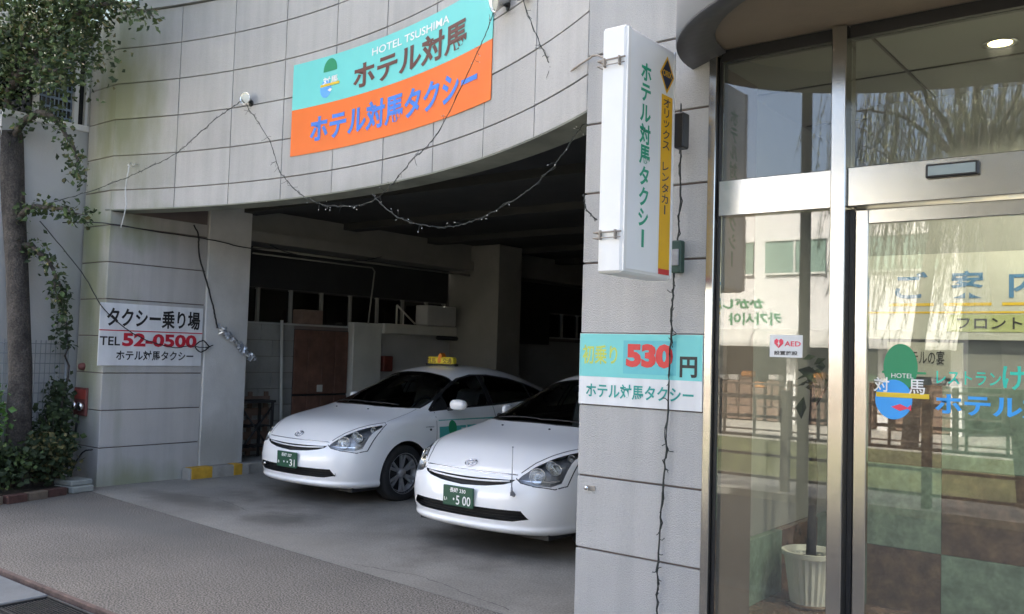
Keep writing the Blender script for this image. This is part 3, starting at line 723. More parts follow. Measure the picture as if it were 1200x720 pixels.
# the strip between the arc and the body is roofed
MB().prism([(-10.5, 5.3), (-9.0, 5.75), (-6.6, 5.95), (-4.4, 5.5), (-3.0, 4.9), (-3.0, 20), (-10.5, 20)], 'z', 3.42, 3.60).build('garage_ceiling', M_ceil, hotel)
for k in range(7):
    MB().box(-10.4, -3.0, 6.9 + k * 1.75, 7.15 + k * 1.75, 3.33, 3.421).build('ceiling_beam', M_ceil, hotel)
# right hand pillar
MB().box(-3.02 + .006, -2.215, 4.518, 5.15, -.06, 4.95).build('pillar_core', M_joint, hotel)
PZ = [-.05, .09, .511, .933, 1.353, 1.77, 2.19, 2.61, 3.03, 3.45, 3.87, 4.29, 4.71, 4.95]
for z0, z1 in zip(PZ, PZ[1:]):
    MB().cbox(-3.02, -2.213, 4.50 + random.uniform(-.001, .001), 4.535, z0 + .006, z1 - .006, .003).build('panel', M_panel, hotel)
MB().box(-3.019, -2.99, 4.535, 5.16, -.05, 4.9).build('pillar_side', M_conc, hotel)
MB().box(-2.212, 9, 4.56, 4.9, 3.335, 4.95).build('entrance_wall', M_body, hotel)
MB().box(-3.0, -2.42, 5.151, 20, -.05, 3.42).build('bay_side_wall', M_conc, hotel)
# left end: sign wall and the mossy face
MB().box(-10.52, -9.915, 5.43, 6.40, 3.1121, 3.419).build('pier_core', M_joint, hotel)
MB().box(-10.52, -9.915, 5.165, 6.40, -.06, 3.111).build('pier_core', M_joint, hotel)
MB().box(-10.52, -9.93, 5.165, 5.4, 3.112, 5.39).build('pier_core', M_joint, hotel)
SZ = [-.05, .43, .85, 1.27, 1.69, 2.11, 2.53, 2.95, 3.111]
for z0, z1 in zip(SZ, SZ[1:]):
    MB().cbox(-9.93, -9.90, 5.152, 6.405, z0 + .006, z1 - .006, .003).build('panel', M_panel, hotel)
MZ = SZ[:-2] + [2.95] + ROWZ[1:]
for z0, z1 in zip(MZ, MZ[1:]):
    MB().cbox(-10.50, -9.903, 5.148, 5.18, z0 + .006, z1 - .006, .003).build('panel', M_panel, hotel)
# column by the bay and its kerb
MB().cbox(-10.5, -9.875, 6.412, 7.03, -.02, 3.41, .008).build('column', M_colp, hotel)
kb = MB().cbox(-9.88, -9.715, 6.18, 7.04, -.02, .135, .012).build('kerb', M_kerb, hotel)
for y0, y1 in ((6.21, 6.50), (6.80, 6.93)):
    MB().cbox(-9.86, -9.711, y0, y1, .002, .139, .006).build('yellow_band', M_yel, kb)
MB().cbox(-11.9, -9.78, 7.045, 20, -.02, .13, .01).build('raised_floor', M_kerb, hotel)
# long inner wall of the bay
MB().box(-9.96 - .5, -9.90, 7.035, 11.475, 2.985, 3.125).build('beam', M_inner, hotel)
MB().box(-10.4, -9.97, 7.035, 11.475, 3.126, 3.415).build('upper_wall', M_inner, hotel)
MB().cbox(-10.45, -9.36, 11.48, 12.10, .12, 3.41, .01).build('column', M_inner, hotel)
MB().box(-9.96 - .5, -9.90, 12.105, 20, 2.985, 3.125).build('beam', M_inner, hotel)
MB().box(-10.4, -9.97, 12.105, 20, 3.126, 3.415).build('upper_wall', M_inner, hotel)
MB().box(-10.75, -10.44, 7.035, 20, .12, 1.93).build('block_backing', M_joint, hotel)
y = 7.04; row = 0
for zi in range(8):
    z0 = .14 + zi * .224; y = 7.04 - (.2 if zi % 2 else 0); 
    while y < 8.18:
        y1 = min(y + .39, 8.185); ya = max(y, 7.04)
        if y1 - ya > .05: MB().box(-10.445, -10.40, ya + .004, y1 - .004, z0 + .004, z0 + .220).build('block', M_block, hotel)
        y += .39
dr = MB().box(-10.46, -10.42, 8.19, 9.21, .13, 1.88).build('plank_door', M_dark, hotel)
for k in range(4):
    for z0, z1 in ((.14, .92), (.95, 1.87)):
        MB().cbox(-10.42, -10.385 - random.uniform(0, .006), 8.20 + k * .252, 8.442 + k * .252, z0, z1, .006).build('plank', M_door, dr)
MB().box(-10.384, -10.378, 8.62, 8.72, .98, 1.08).build('door_notice', M_pale, dr)
MB().cbox(-10.44, -10.30, 9.215, 9.80, .13, 2.02, .01).build('white_pier', M_pale, hotel)
MB().cbox(-10.42, -10.25, 9.805, 12.0, 1.87, 2.03, .01).build('white_lintel', M_pale, hotel)
MB().box(-10.43, -10.405, 9.805, 20, .13, 1.869).build('plaster_wall', M_conc, hotel)
b = MB(); b.tube([(-10.24, 11.0, 1.84), (-10.24, 11.85, 1.84), (-10.24, 11.93, 1.80), (-10.24, 11.93, 1.62), (-10.24, 11.86, 1.55), (-10.24, 11.86, .2)], .035, 8); b.build('drain_pipe', M_dark, hotel)
for y0, y1, z1 in ((7.05, 11.4, 2.43), (12.12, 19, 2.43)):
    wn = MB().box(-10.62, -10.6, y0, y1, 1.95, z1).build('window_strip', M_darkw, hotel)
    y = y0
    k = 0
    while y < y1 - .2:
        ye = min(y + .56, y1)
        MB().box(-10.52, -10.51, y + .02, ye - .02, 1.97, z1 - .02).build('pane', M_dpane, wn)
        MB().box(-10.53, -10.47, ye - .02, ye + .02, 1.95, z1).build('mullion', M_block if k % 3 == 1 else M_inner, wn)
        y = ye; k += 1
    MB().box(-10.5, -10.40, y0, y1, 2.432, 2.984).build('dark_band', M_darkw, hotel)  # flat near-black band between the window strip and the beam
    MB().box(-10.55, -10.42, y0, y1, 1.931, 1.955).build('sill', M_conc, hotel)
MB().box(-10.40, -10.2, 12.7, 14.1, 1.80, 2.44).build('shutter_box', M_darkw, hotel)
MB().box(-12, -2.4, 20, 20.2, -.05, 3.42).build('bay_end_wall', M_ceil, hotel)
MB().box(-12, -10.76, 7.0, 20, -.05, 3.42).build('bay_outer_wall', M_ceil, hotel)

# things in the bay
b = MB(); b.cyl((-10.25, 7.92, .135), (-10.36, 7.93, 1.99), .022)
t = thing('leaning_pole', 'pale pole leaning on the block wall left of the plank door', 'pole', (-10.25, 7.92, .13)); o = b.build('shaft', M_pale, t); o.matrix_parent_inverse = t.matrix_basis.inverted()
t = thing('metal_rack', 'dark low metal rack against the block wall beside the kerb', 'rack', (-10.05, 7.1, .13))
for x in (0, -.28):
    for y in (0, .5): MB().box(x - .015, x + .015, y - .015, y + .015, 0, .74).build('leg', M_darkw, t)
MB().box(-.30, .02, -.03, .54, .74, .77).build('rack_top', M_darkw, t)
for z in (.15, .42):
    b = MB()
    for k in range(5): b.box(-.28, 0, .02 + k * .11, .05 + k * .11, z, z + .02)
    b.build('shelf', M_darkw, t)
b = MB(); b.tube([(0, 0, .1), (0, .5, .7)], .012); b.tube([(0, .5, .1), (0, 0, .7)], .012); b.build('brace', M_darkw, t)
M_card = pm('brown_cardboard', (.17, .11, .08), .8, 0, .2, 10)
MB().cbox(-10.5, -10.28, 8.22, 8.60, 1.957, 2.16, .01).build('cardboard_box', M_card, None, label='brown box on the ledge above the plank door', cat='box')

MB().cbox(-10.40, -10.12, 10.62, 11.32, 2.035, 2.36, .015).build('air_conditioner', M_conc, None, label='grey air conditioner unit on the white lintel left of the inner column', cat='air conditioner')
t = thing('pipe_bracket', 'pale diagonal bracket on the white lintel beside the air conditioner', 'bracket', (-10.3, 10.1, 2.03)); b = MB(); b.tube([(0, 0, .0), (0, .0, .3)], .014).tube([(0, .0, .3), (0, .42, .02)], .014).tube([(0, .15, 0), (0, .15, .2)], .01); b.build('strut', M_pale, t)
MB().cbox(-10.40, -10.30, 9.86, 10.06, 1.28, 1.52, .01).build('red_box', pm('dull_red_box', (.14, .03, .02), .6, 0, .2, 9), None, label='small dull red box on the plaster wall behind the left taxi windscreen', cat='box')
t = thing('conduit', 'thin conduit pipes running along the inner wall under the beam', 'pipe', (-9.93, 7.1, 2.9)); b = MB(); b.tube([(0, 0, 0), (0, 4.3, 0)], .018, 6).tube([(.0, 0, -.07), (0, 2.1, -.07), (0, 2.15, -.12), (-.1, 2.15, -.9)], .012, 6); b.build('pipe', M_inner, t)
t = thing('cable_run', 'slack dark cable hanging in front of the upper inner wall', 'cable', (-9.85, 7.3, 2.95)); b = MB(); b.tube([(0, 0, 0), (0, .25, -.06), (0, .6, -.1), (0, 1.2, -.1), (0, 1.7, -.03), (0, 2.0, .05)], .008, 5); b.build('cable', M_black, t)
t = thing('wooden_pallet', 'upright weathered pallet leaning behind the metal rack', 'pallet', (-10.36, 7.15, .14))
for k in range(5): MB().box(0, .02, .02, .62, .06 + k * .16, .16 + k * .16).build('slat', M_card, t)
for k in range(3): MB().box(-.03, -.001, .03 + k * .26, .09 + k * .26, .0, .86).build('bearer', M_card, t)
# ---------------------------------------------------------------- shop front of the entrance
def steelmat():
    m = bpy.data.materials.new('brushed_steel'); m.use_nodes = True; N = m.node_tree; n = N.nodes; L = N.links; b = n["Principled BSDF"]
    b.inputs['Metallic'].default_value = 1; b.inputs['Base Color'].default_value = (.54, .53, .50, 1)
    g_ = n.new('ShaderNodeNewGeometry'); vm = n.new('ShaderNodeVectorMath'); vm.operation = 'MULTIPLY'; vm.inputs[1].default_value = (3, 3, 220)
    nz = n.new('ShaderNodeTexNoise'); nz.inputs['Scale'].default_value = 1; nz.inputs['Detail'].default_value = 5
    mr = n.new('ShaderNodeMapRange'); mr.inputs[3].default_value = .14; mr.inputs[4].default_value = .24
    L.new(g_.outputs['Position'], vm.inputs[0]); L.new(vm.outputs[0], nz.inputs['Vector']); L.new(nz.outputs['Fac'], mr.inputs[0]); L.new(mr.outputs[0], b.inputs['Roughness'])
    return m
M_steel = steelmat()
M_door_glass = glassmat('entrance_glass', (.78, .82, .80), .03, haze=.035)
ent = thing('entrance_glazing', 'stainless steel and glass hotel entrance with sliding door', 'entrance', (0, 0, 0))
Y0 = 4.50
MB().cbox(-2.211, -2.165, Y0 - .015, Y0 + .10, .0, 3.30, .004).build('jamb', M_steel, ent)
MB().cbox(-2.164, -2.145, Y0 + .02, Y0 + .09, .0, 3.30, .003).build('jamb_stop', M_dark, ent)
for x in (-1.527, .62):
    MB().cbox(x, x + .072, Y0 - .05, Y0 + .10, 0, 3.32, .004).build('post', M_steel, ent)
MB().cbox(-2.144, -1.528, Y0 - .01, Y0 + .08, 2.412, 2.606, .004).build('transom', M_steel, ent)
MB().cbox(-1.454, .619, Y0 - .02, Y0 + .08, 2.412, 2.606, .004).build('transom', M_steel, ent)
MB().box(-2.144, -1.528, Y0 + .0, Y0 + .07, 3.262, 3.325).build('head_frame', M_dark, ent)
MB().box(-1.454, .619, Y0 + .0, Y0 + .07, 3.262, 3.325).build('head_frame', M_dark, ent)
MB().box(-2.144, -1.528, Y0, Y0 + .07, .0, .09).build('sill', M_steel, ent)
for x0, x1, z0, z1 in ((-2.144, -1.528, .09, 2.411), (-2.144, -1.528, 2.607, 3.262), (-1.454, .619, 2.607, 3.262)):
    MB().box(x0, x1, Y0 + .030, Y0 + .038, z0, z1).build('glass_pane', M_door_glass, ent)
MB().box(-1.454, -1.432, Y0 + .03, Y0 + .09, 0, 2.405).build('door_gap', M_dark, ent)
MB().cbox(-1.088, -.862, Y0 - .045, Y0 - .021, 2.512, 2.578, .006).build('sensor_cover', M_dark, ent)
M_sens = pm('sensor_window', (.30, .36, .36), .2, 0, .05, 5)
MB().box(-1.075, -.875, Y0 - .050, Y0 - .0455, 2.523, 2.567).build('sensor_window', M_sens, ent)
door = thing('sliding_door', None, None); door.parent = ent
def leaf(x0, x1):
    MB().cbox(x0, x0 + .062, Y0 + .035, Y0 + .075, .02, 2.40, .004).build('stile', M_steel, door)
    MB().cbox(x1 - .062, x1, Y0 + .035, Y0 + .075, .02, 2.40, .004).build('stile', M_steel, door)
    MB().cbox(x0 + .0625, x1 - .0625, Y0 + .036, Y0 + .074, 2.328, 2.40, .004).build('rail', M_steel, door)
    MB().cbox(x0 + .0625, x1 - .0625, Y0 + .036, Y0 + .074, .02, .14, .004).build('rail', M_steel, door)
    MB().box(x0 + .0625, x1 - .0625, Y0 + .050, Y0 + .058, .14, 2.328).build('glass_pane', M_door_glass, door)
leaf(-1.430, -.42); leaf(-.41, .60)
# stickers and lettering on the glass
GY = Y0 + .030; Mg = lambda x, z, y=GY: frame((x, y, z), (1, 0, 0), (0, 0, 1))
M_skyb = pm('light_blue_film', (.03, .34, .80), .4); M_tealb = pm('bright_teal_film', (.02, .55, .42), .4)
a = MB().box(-1.857, -1.684, GY - .003, GY - .0005, 1.662, 1.777).build('notice_sticker', M_wsign, ent)
Ma = Mg(-1.7705, 1.72, GY - .003)
M_pink = pm('pink_red_print', (.80, .05, .10), .45)
flat([(-.062, .028), (-.050, .038), (-.038, .028), (-.026, .038), (-.014, .028), (-.014, .012), (-.038, -.012), (-.062, .012)], M_pink, a, Ma, .001)
flat([(-.036, .030), (-.045, .010), (-.039, .010), (-.042, -.006), (-.030, .015), (-.036, .015)], M_wsign, a, Ma, .0018)
lettering('AED', M_pink, a, tr(Ma, .035, .012), .026, .085, bold=.02, off=.001)
lettering('設置施設', M_black, a, tr(Ma, 0, -.036), .022, .125, bold=.02, off=.001)
Gd = Y0 + .050
badge = MB().box(-1.30, -1.1, Gd - .0012, Gd - .0004, 1.60, 1.61).build('door_badge', M_green, ent)
Md = frame((-1.215, Gd - .001, 1.56), (1, 0, 0), (0, 0, 1))
for nm, poly, m_, of in (('g', ellipse(.0, .07, .078, .112, 30), M_green, .001), ('b', ellipse(-.03, -.085, .085, .095, 30), M_skyb, .002)):
    flat(poly, m_, badge, Md, of, 'badge_shape')
flat([(-.11, -.052), (.13, -.052), (.13, -.075), (-.11, -.075)], M_yellow, badge, Md, .004, 'badge_shape')
flat([(-.04, -.12), (0, -.105), (.035, -.12), (.05, -.105), (.05, -.135), (.035, -.125), (0, -.138)], M_pink, badge, Md, .004, 'badge_shape')
lettering('HOTEL', M_white, badge, tr(Md, .01, .03), .022, .10, off=.005)
lettering('対', M_white, badge, tr(Md, -.085, -.015), .07, bold=.008, off=.005); lettering('馬', M_white, badge, tr(Md, .075, -.02), .07, bold=.008, off=.005)
Mt = frame((0, Gd - .001, 0), (1, 0, 0), (0, 0, 1))
lettering('レストラン', M_tealb, ent, tr(Mt, -.92, 1.59), .062, .27, bold=.012)
lettering('けやき', M_tealb, ent, tr(Mt, -.63, 1.60), .11, .30, bold=.02)
lettering('ホテル対馬', M_skyb, ent, tr(Mt, -.76, 1.468), .10, .60, bold=.03)

# canopy over the entrance: curved rim
CC = Vector((-.66, 4.499, 0)); RX, RY = 1.66, 1.12
def cap(a, off, z): return Vector((CC.x - (RX - off) * math.cos(a), CC.y - (RY - off) * math.sin(a), z))
M_fas = pm('pale_grey_metal_fascia', (.36, .37, .39), .45, .2, .05, 3); M_rim = pm('dark_rim', (.095, .095, .10), .5, .1, .1, 5)
M_brown = pm('brown_soffit', (.22, .172, .125), .8, 0, .07, 4, bump=.1)
can = thing('entrance_canopy', 'rounded grey canopy with brown soffit above the entrance door', 'canopy', (CC.x, CC.y, 3.25))
def ring(profile, m, nm, n=48):
    b = MB(); k0 = len(profile); vs = []
    for i in range(n + 1):
        a = math.pi * i / n
        vs += [cap(a, o_, z_) - Vector((CC.x, CC.y, 3.25)) for o_, z_ in profile]
    fs = [(i * k0 + j, (i + 1) * k0 + j, (i + 1) * k0 + (j + 1) % k0, i * k0 + (j + 1) % k0) for i in range(n) for j in range(k0)]
    b.add(vs, fs, 0, False)
    for i, f in enumerate(b.f): b.sm[i] = True
    return b.build(nm, m, can)
ring([(0, 3.262), (0, 4.05), (.03, 4.05), (.03, 3.262)], M_fas, 'fascia')
ring([(.004, 3.25), (.004, 3.261), (.20, 3.325), (.20, 3.310)], M_rim, 'rim')
b = MB(); N_ = 48; pts = [cap(math.pi * i / N_, .199, 3.327) - Vector((CC.x, CC.y, 3.25)) for i in range(N_ + 1)]
b.add(pts, [list(range(N_ + 1))]); b.build('soffit', M_brown, can)
b = MB(); pts = [cap(math.pi * i / N_, .002, 4.051) - Vector((CC.x, CC.y, 3.25)) for i in range(N_ + 1)]; b.add(pts, [list(range(N_ + 1))]); b.build('canopy_roof', M_fas, can)

# lobby seen through the glass
M_mgreen = pm('green_marble', (.21, .30, .25), .22, 0, .35, 9, fine=.12, fscale=40, rnd=.05)
M_mbrown = pm('brown_marble', (.135, .085, .06), .22, 0, .55, 11, fine=.2, fscale=45, rnd=.05)
M_lobby = pm('lobby_wall_grey', (.30, .31, .31), .8, 0, .05, 3)
M_lceil = pm('lobby_ceiling', (.26, .27, .26), .8, 0, .04, 2)
lob = thing('lobby', 'dim hotel lobby with checkered green and brown marble wall', 'interior', (0, 0, 0))
MB().box(-2.45, 4.5, 4.62, 8.5, .05, .14).build('lobby_floor', M_mbrown, lob)
MB().box(-2.45, 4.5, 4.60, 8.5, 3.30, 3.36).build('lobby_ceiling', M_lceil, lob)
for x in (-1.4, .2): MB().box(x, x + .015, 4.62, 7.5, 3.292, 3.2995).build('ceiling_joint', M_dark, lob)
for y in (5.3, 6.2): MB().box(-2.3, 2.5, y, y + .015, 3.292, 3.2985).build('ceiling_joint', M_dark, lob)
MB().box(-2.40, 4.5, 8.3, 8.5, .14, 3.3).build('back_wall', M_lobby, lob)
MB().box(-2.42, -2.33, 4.62, 8.3, .54, 3.3).build('side_wall', M_lobby, lob)
TY, TS = 5.90, .7867                     # marble partition close behind the door
MB().box(-1.80, 3.4, TY + .026, TY + .16, .14, 3.3).build('partition', M_lobby, lob)
for r_, (z0, z1) in enumerate([(.14, .512), (.515, 1.022), (1.025, 1.52)]):
    for c in range(8):
        x0 = -1.80 + c * .463
        MB().cbox(x0 + .0015, x0 + .4615, TY, TY + .025, z0 + .001, z1, .002).build('marble_tile', M_mgreen if (r_ + c) % 2 else M_mbrown, lob)
for k in range(4):
    ya = 4.66 + k * .66 - (.17 if k else 0); yb = 4.66 + (k + 1) * .66 - .17
    MB().cbox(-2.40, -2.28, ya + .002, yb, .141, .538, .002).build('marble_tile', M_mbrown if k % 2 == 0 else M_mgreen, lob)
# guide board
gb = MB().box(-1.78, -.2, TY - .02, TY - .001, 1.80, 2.32).build('guide_board', pm('guide_board_white', (.55, .57, .55), .5), lob)
Mi = frame((0, TY - .021, 0), (1, 0, 0), (0, 0, 1)); M_blu2 = pm('blue_board_print', (.06, .20, .42), .5); M_pgr = pm('pale_green_plate', (.42, .48, .22), .5)
S_ = lambda x, z: (x * TS, 1.65 + (z - 1.65) * TS)
for ch, x in (('ご', -1.92), ('案', -1.52), ('内', -1.12)):
    x_, z_ = S_(x, 2.26); lettering(ch, M_blu2, gb, tr(Mi, x_, z_), .165, .19, bold=.02)
    flat([(x_ - .13, z_ - .11), (x_ + .13, z_ - .11), (x_ + .13, z_ - .128), (x_ - .13, z_ - .128)], M_yellow, gb, Mi)
zl = S_(0, 2.055)[1]; flat([(-1.78, zl), (-.2, zl), (-.2, zl - .012), (-1.78, zl - .012)], M_yellow, gb, Mi)
q0 = S_(-1.66, 2.03); q1 = S_(-.6, 1.90); flat([(q0[0], q0[1]), (q1[0], q0[1]), (q1[0], q1[1]), (q0[0], q1[1])], M_pgr, gb, Mi)
lettering('フロント 2F', M_black, gb, tr(Mi, *S_(-1.29, 1.966)), .068, .47, bold=.015, off=.004)
nb = MB().box(-1.65, -1.22, TY - .02, TY - .001, 1.57, 1.78).build('notice_board', pm('pale_notice', (.45, .46, .42), .6), lob)
lettering('ホテルの宴', M_black, nb, tr(Mi, *S_(-1.83, 1.70)), .085, .24, bold=.01, off=.003)
# one lit downlight, and three unseen ones added to brighten the lobby
M_lit = pm('lit_bulb', (1, .9, .6), .4, emit=(1, .72, .32), es=9)
for x, y in ((-.886, 5.08), (.6, 5.3), (2.2, 5.3), (.5, 7.2)):
    lp = thing('downlight', {(-.886, 5.08): 'glowing warm round downlight in the ceiling behind the upper glass', (.6, 5.3): 'added fill light behind the second door leaf', (2.2, 5.3): 'added fill light far right beyond the doors', (.5, 7.2): 'added fill light behind the marble partition'}[(x, y)], 'ceiling light', (x, y, 3.299), 'lobby downlights')
    b = MB(); b.lathe([(.085, 0), (.085, -.008), (.060, -.006), (.055, 0)], 24); b.build('trim_ring', M_chrome, lp)
    b = MB(); b.lathe([(.0, -.004), (.055, -.003)], 20, close=False); b.build('bulb', M_lit, lp)
    ld = bpy.data.lights.new('downlight_lamp', 'SPOT'); ld.energy = 32; ld.color = (1, .88, .68); ld.spot_size = R(150); ld.spot_blend = .6; ld.shadow_soft_size = .06
    lo = bpy.data.objects.new('downlight_lamp', ld); COL.objects.link(lo); lo.parent = lp; lo.location = (0, 0, -.02)

# potted plant behind the side light
pp = thing('potted_plant', 'thin trunked plant in a ribbed white pot behind the side glass', 'plant', (-2.02, 5.62, .14))
M_pot = pm('white_plastic_pot', (.84, .85, .83), .45, 0, .06, 10)
b = MB(); n = 48; prof = [(.115, .0), (.118, .03), (.155, .30), (.172, .305), (.175, .335), (.16, .335), (.15, .30)]
vs = []
for k in range(n):
    a_ = 2 * math.pi * k / n; rb = .004 * (1 if k % 2 else -1)
    for i, (r_, z_) in enumerate(prof): vs.append(((r_ + (rb if 0 < i < 3 else 0)) * math.cos(a_), (r_ + (rb if 0 < i < 3 else 0)) * math.sin(a_), z_))
b.add(vs, [(k * 7 + i, ((k + 1) % n) * 7 + i, ((k + 1) % n) * 7 + i + 1, k * 7 + i + 1) for k in range(n) for i in range(6)]); b.build('pot', M_pot, pp)
MB().lathe([(0, .0), (.13, -.0), (.15, .012), (.12, .02)], 24).build('saucer', M_mbrown, pp)
MB().lathe([(0, .28), (.148, .28)], 24, close=False).build('soil', M_darkw, pp)
M_bark = pm('dark_bark', (.055, .045, .038), .9, 0, .35, 8, bump=.6, bscale=30)
b = MB(); b.tube([(0, 0, .27), (.01, 0, .8), (-.005, .01, 1.1), (.0, 0, 1.45)], [.034, .03, .026, .015], 8); b.tube([(0, 0, 1.2), (.10, .03, 1.4)], .01); b.build('trunk', M_bark, pp)
def leafcloud(mb, pts, n_per, spread, size, droop=0., seed=1, mi=2, aspect=.45):
    """small folded leaves scattered round points"""
    rr = random.Random(seed)
    for p in pts:
        p = Vector(p)
        for _ in range(n_per):
            c = p + Vector((rr.gauss(0, 1), rr.gauss(0, 1), rr.gauss(0, 1))) * spread
            d = Vector((rr.gauss(0, 1), rr.gauss(0, 1), rr.gauss(0, .6) - droop)).normalized(); s = size * rr.uniform(.6, 1.25)
            sd = d.cross(Vector((rr.gauss(0, 1), rr.gauss(0, 1), rr.gauss(0, 1)))).normalized() * s * aspect; up = d.cross(sd).normalized() * s * .12
            mb.add([c, c + d * s * .5 + sd + up, c + d * s, c + d * s * .5 - sd + up], [(0, 1, 2), (0, 2, 3)], rr.randrange(mi))
    return mb
M_lf1 = pm('leaf_dark_green', (.022, .040, .013), .75, 0, .3, 6); M_lf2 = pm('leaf_mid_green', (.05, .085, .024), .75, 0, .3, 6); M_lf3 = pm('leaf_yellowish', (.11, .10, .035), .6, 0, .3, 6)
M_lf4 = pm('leaf_fresh_green', (.07, .17, .03), .5, 0, .25, 6)
b = MB(); leafcloud(b, [(.05, 0, 1.48), (.10, .03, 1.42), (-.02, .05, 1.35)], 8, .06, .13, .5, 3, 2, .3); b.build('leaves', [M_lf1, M_lf1], pp)
# ================================================================= SIGNS
# long banner on the curved front
ban = thing('banner', 'turquoise and orange hotel taxi banner on the curved upper wall', 'banner', tuple(arcp(9.6, 3.54, AR)))
Bp = ban.location
def bw(th_c, z_c):
    def f(v): return arcp(th_c + v.x / AR * 180 / math.pi, z_c + v.y, AR - .012 - v.z) - Bp
    return f
M_turq = pm('turquoise_banner', (.14, .60, .56), .5, 0, .03, 3); M_oran = pm('orange_banner', (.84, .16, .012), .5, 0, .03, 3); M_brn = pm('brown_print', (.12, .035, .022), .5)
M_bblue = pm('banner_blue_print', (.04, .20, .66), .5)
b = arc_slab(-2.0, 21.2, 4.011, 4.475, AR - .010, AR - .006, 30); b.v = [tuple(Vector(v) - Bp) for v in b.v]; b.build('turquoise_sheet', M_turq, ban)
b = arc_slab(-2.0, 21.2, 3.542, 4.010, AR - .010, AR - .006, 30); b.v = [tuple(Vector(v) - Bp) for v in b.v]; b.build('orange_sheet', M_oran, ban)
aw = lambda t0, t1: (t1 - t0) * math.pi / 180 * AR
lettering('HOTEL TSUSHIMA', M_white, ban, None, .072, aw(7.1, 16.1), warp=bw(11.6, 4.37), bold=.012)
lettering('ホテル対馬', M_brn, ban, None, .255, aw(5.0, 18.2), warp=bw(11.6, 4.185), bold=.028)
lettering('ホテル対馬タクシー', M_bblue, ban, None, .27, aw(.2, 19.6), warp=bw(9.9, 3.775), bold=.03)
W_ = bw(2.2, 4.255)
flat(ellipse(.01, .075, .105, .115, 26, -5, 185), M_green, ban, None, .001, 'badge_shape', W_)
flat(ellipse(-.05, -.10, .085, .09, 26), pm('pale_blue_film', (.10, .36, .80), .5), ban, None, .001, 'badge_shape', W_)
flat([(-.13, -.055), (.16, -.055), (.16, -.08), (-.13, -.08)], M_yellow, ban, None, .003, 'badge_shape', W_)
lettering('対馬', M_white, ban, None, .075, .23, warp=bw(2.35, 4.23), bold=.02, off=.004)
flat([(-.02, -.12), (.02, -.105), (.05, -.12), (.02, -.14)], M_white, ban, None, .003, 'badge_shape', W_)

# taxi rank sign on the side wall
sg = thing('taxi_rank_sign', 'white taxi rank sign with black and red lettering on the side wall', 'sign', (-9.90, 5.73, 1.71))
MB().cbox(.001, .014, -.65, .65, -.355, .356, .003).build('board', M_wsign, sg)
Ms = frame((.0145, 0, 0), (0, 1, 0), (0, 0, 1))
M_blk = pm('black_print', (.015, .015, .015), .5); M_dkred = pm('crimson_print', (.55, .02, .04), .5)
lettering('タクシー乗り場', M_blk, sg, tr(Ms, .02, .195), .22, 1.18, bold=.026)
flat([(-.65, .052), (.65, .052), (.65, .040), (-.65, .040)], M_dkred, sg, Ms)
lettering('TEL', M_blk, sg, tr(Ms, -.52, -.075), .10, .24, bold=.015)
lettering('52-0500', M_dkred, sg, tr(Ms, .10, -.055), .155, .95, bold=.04)
lettering('ホテル対馬タクシー', M_blk, sg, tr(Ms, .05, -.235), .115, .98, bold=.02)

# fare sign on the pillar
fs_ = thing('fare_sign', 'turquoise and white fare sign reading 530 on the pillar', 'sign', (-2.617, 4.50, 1.563))
MB().box(-.402, .400, -.010, -.001, -.208, .208).build('board', M_wsign, fs_)
Mf = frame((0, -.0105, 0), (1, 0, 0), (0, 0, 1))
flat([(-.400, -.045), (.398, -.045), (.398, .206), (-.400, .206)], pm('pale_turquoise', (.16, .58, .56), .5, 0, .04, 4), fs_, Mf, .0005, 'turquoise_field')
M_ygr = pm('yellow_green_print', (.50, .60, .10), .5)
lettering('初乗り', M_ygr, fs_, tr(Mf, -.26, .085), .115, .24, bold=.018, off=.002)
flat([(-.10, -.02), (.24, -.02), (.24, .17), (-.10, .17)], pm('patched_field', (.10, .46, .50), .5), fs_, Mf, .0014, 'patch')
lettering('530', M_red, fs_, tr(Mf, .07, .085), .135, .30, bold=.06, off=.003)
lettering('円', M_blk, fs_, tr(Mf, .315, .03), .115, .105, bold=.03, off=.002)
lettering('ホテル対馬タクシー', M_tealb if False else pm('deep_teal_print', (.01, .30, .26), .5), fs_, tr(Mf, 0, -.125), .085, .70, bold=.02, off=.002)

# projecting light box
pb = thing('projecting_sign', 'tall white box sign projecting from the pillar, green and yellow side face', 'sign', (-2.33, 4.068, 2.676))
pb.scale = (.971, .971, .971)
M_boxw = pm('white_sign_casing', (.78, .78, .76), .35, 0, .04, 2, stain=[((.45, .38, .28), (-2.47, 3.9, 2.12), (.1, .1, .12), .5)])
M_face = pm('white_sign_face', (.80, .82, .83), .3, 0, .04, 2)
MB().cbox(-.145, 0, -.27, .25, -.64, .645, .012).build('casing', M_boxw, pb)
MB().box(.0005, .006, -.235, .235, -.615, .62).build('face', M_face, pb)
b = MB(); 
for q in ((.0005, .010, -.262, -.236, -.63, .635), (.0005, .010, .236, .246, -.63, .635)): b.box(*q)
b.build('face_frame', M_boxw, pb)
Mp_ = frame((.0062, 0, 0), (0, 1, 0), (0, 0, 1))
M_sgreen = pm('sign_green_print', (.01, .34, .20), .45); M_syel = pm('sign_yellow_field', (.80, .44, .012), .45, 0, .04, 5); M_navy = pm('navy_print', (.015, .025, .07), .45)
flat([(.10, -.60), (.222, -.60), (.222, .37), (.10, .37)], M_syel, pb, Mp_, .001, 'yellow_field')
flat([(.10, -.615), (.222, -.615), (.222, -.585), (.10, -.585)], M_red, pb, Mp_, .002, 'red_bar')
flat([(.155, .59), (.235, .485), (.155, .38), (.075, .485)], M_syel, pb, Mp_, .001, 'diamond'); flat([(.155, .57), (.22, .485), (.155, .40), (.09, .485)], M_navy, pb, Mp_, .002, 'diamond')
lettering('ORIX', M_syel, pb, tr(Mp_, .155, .49), .035, .10, bold=.02, off=.003)
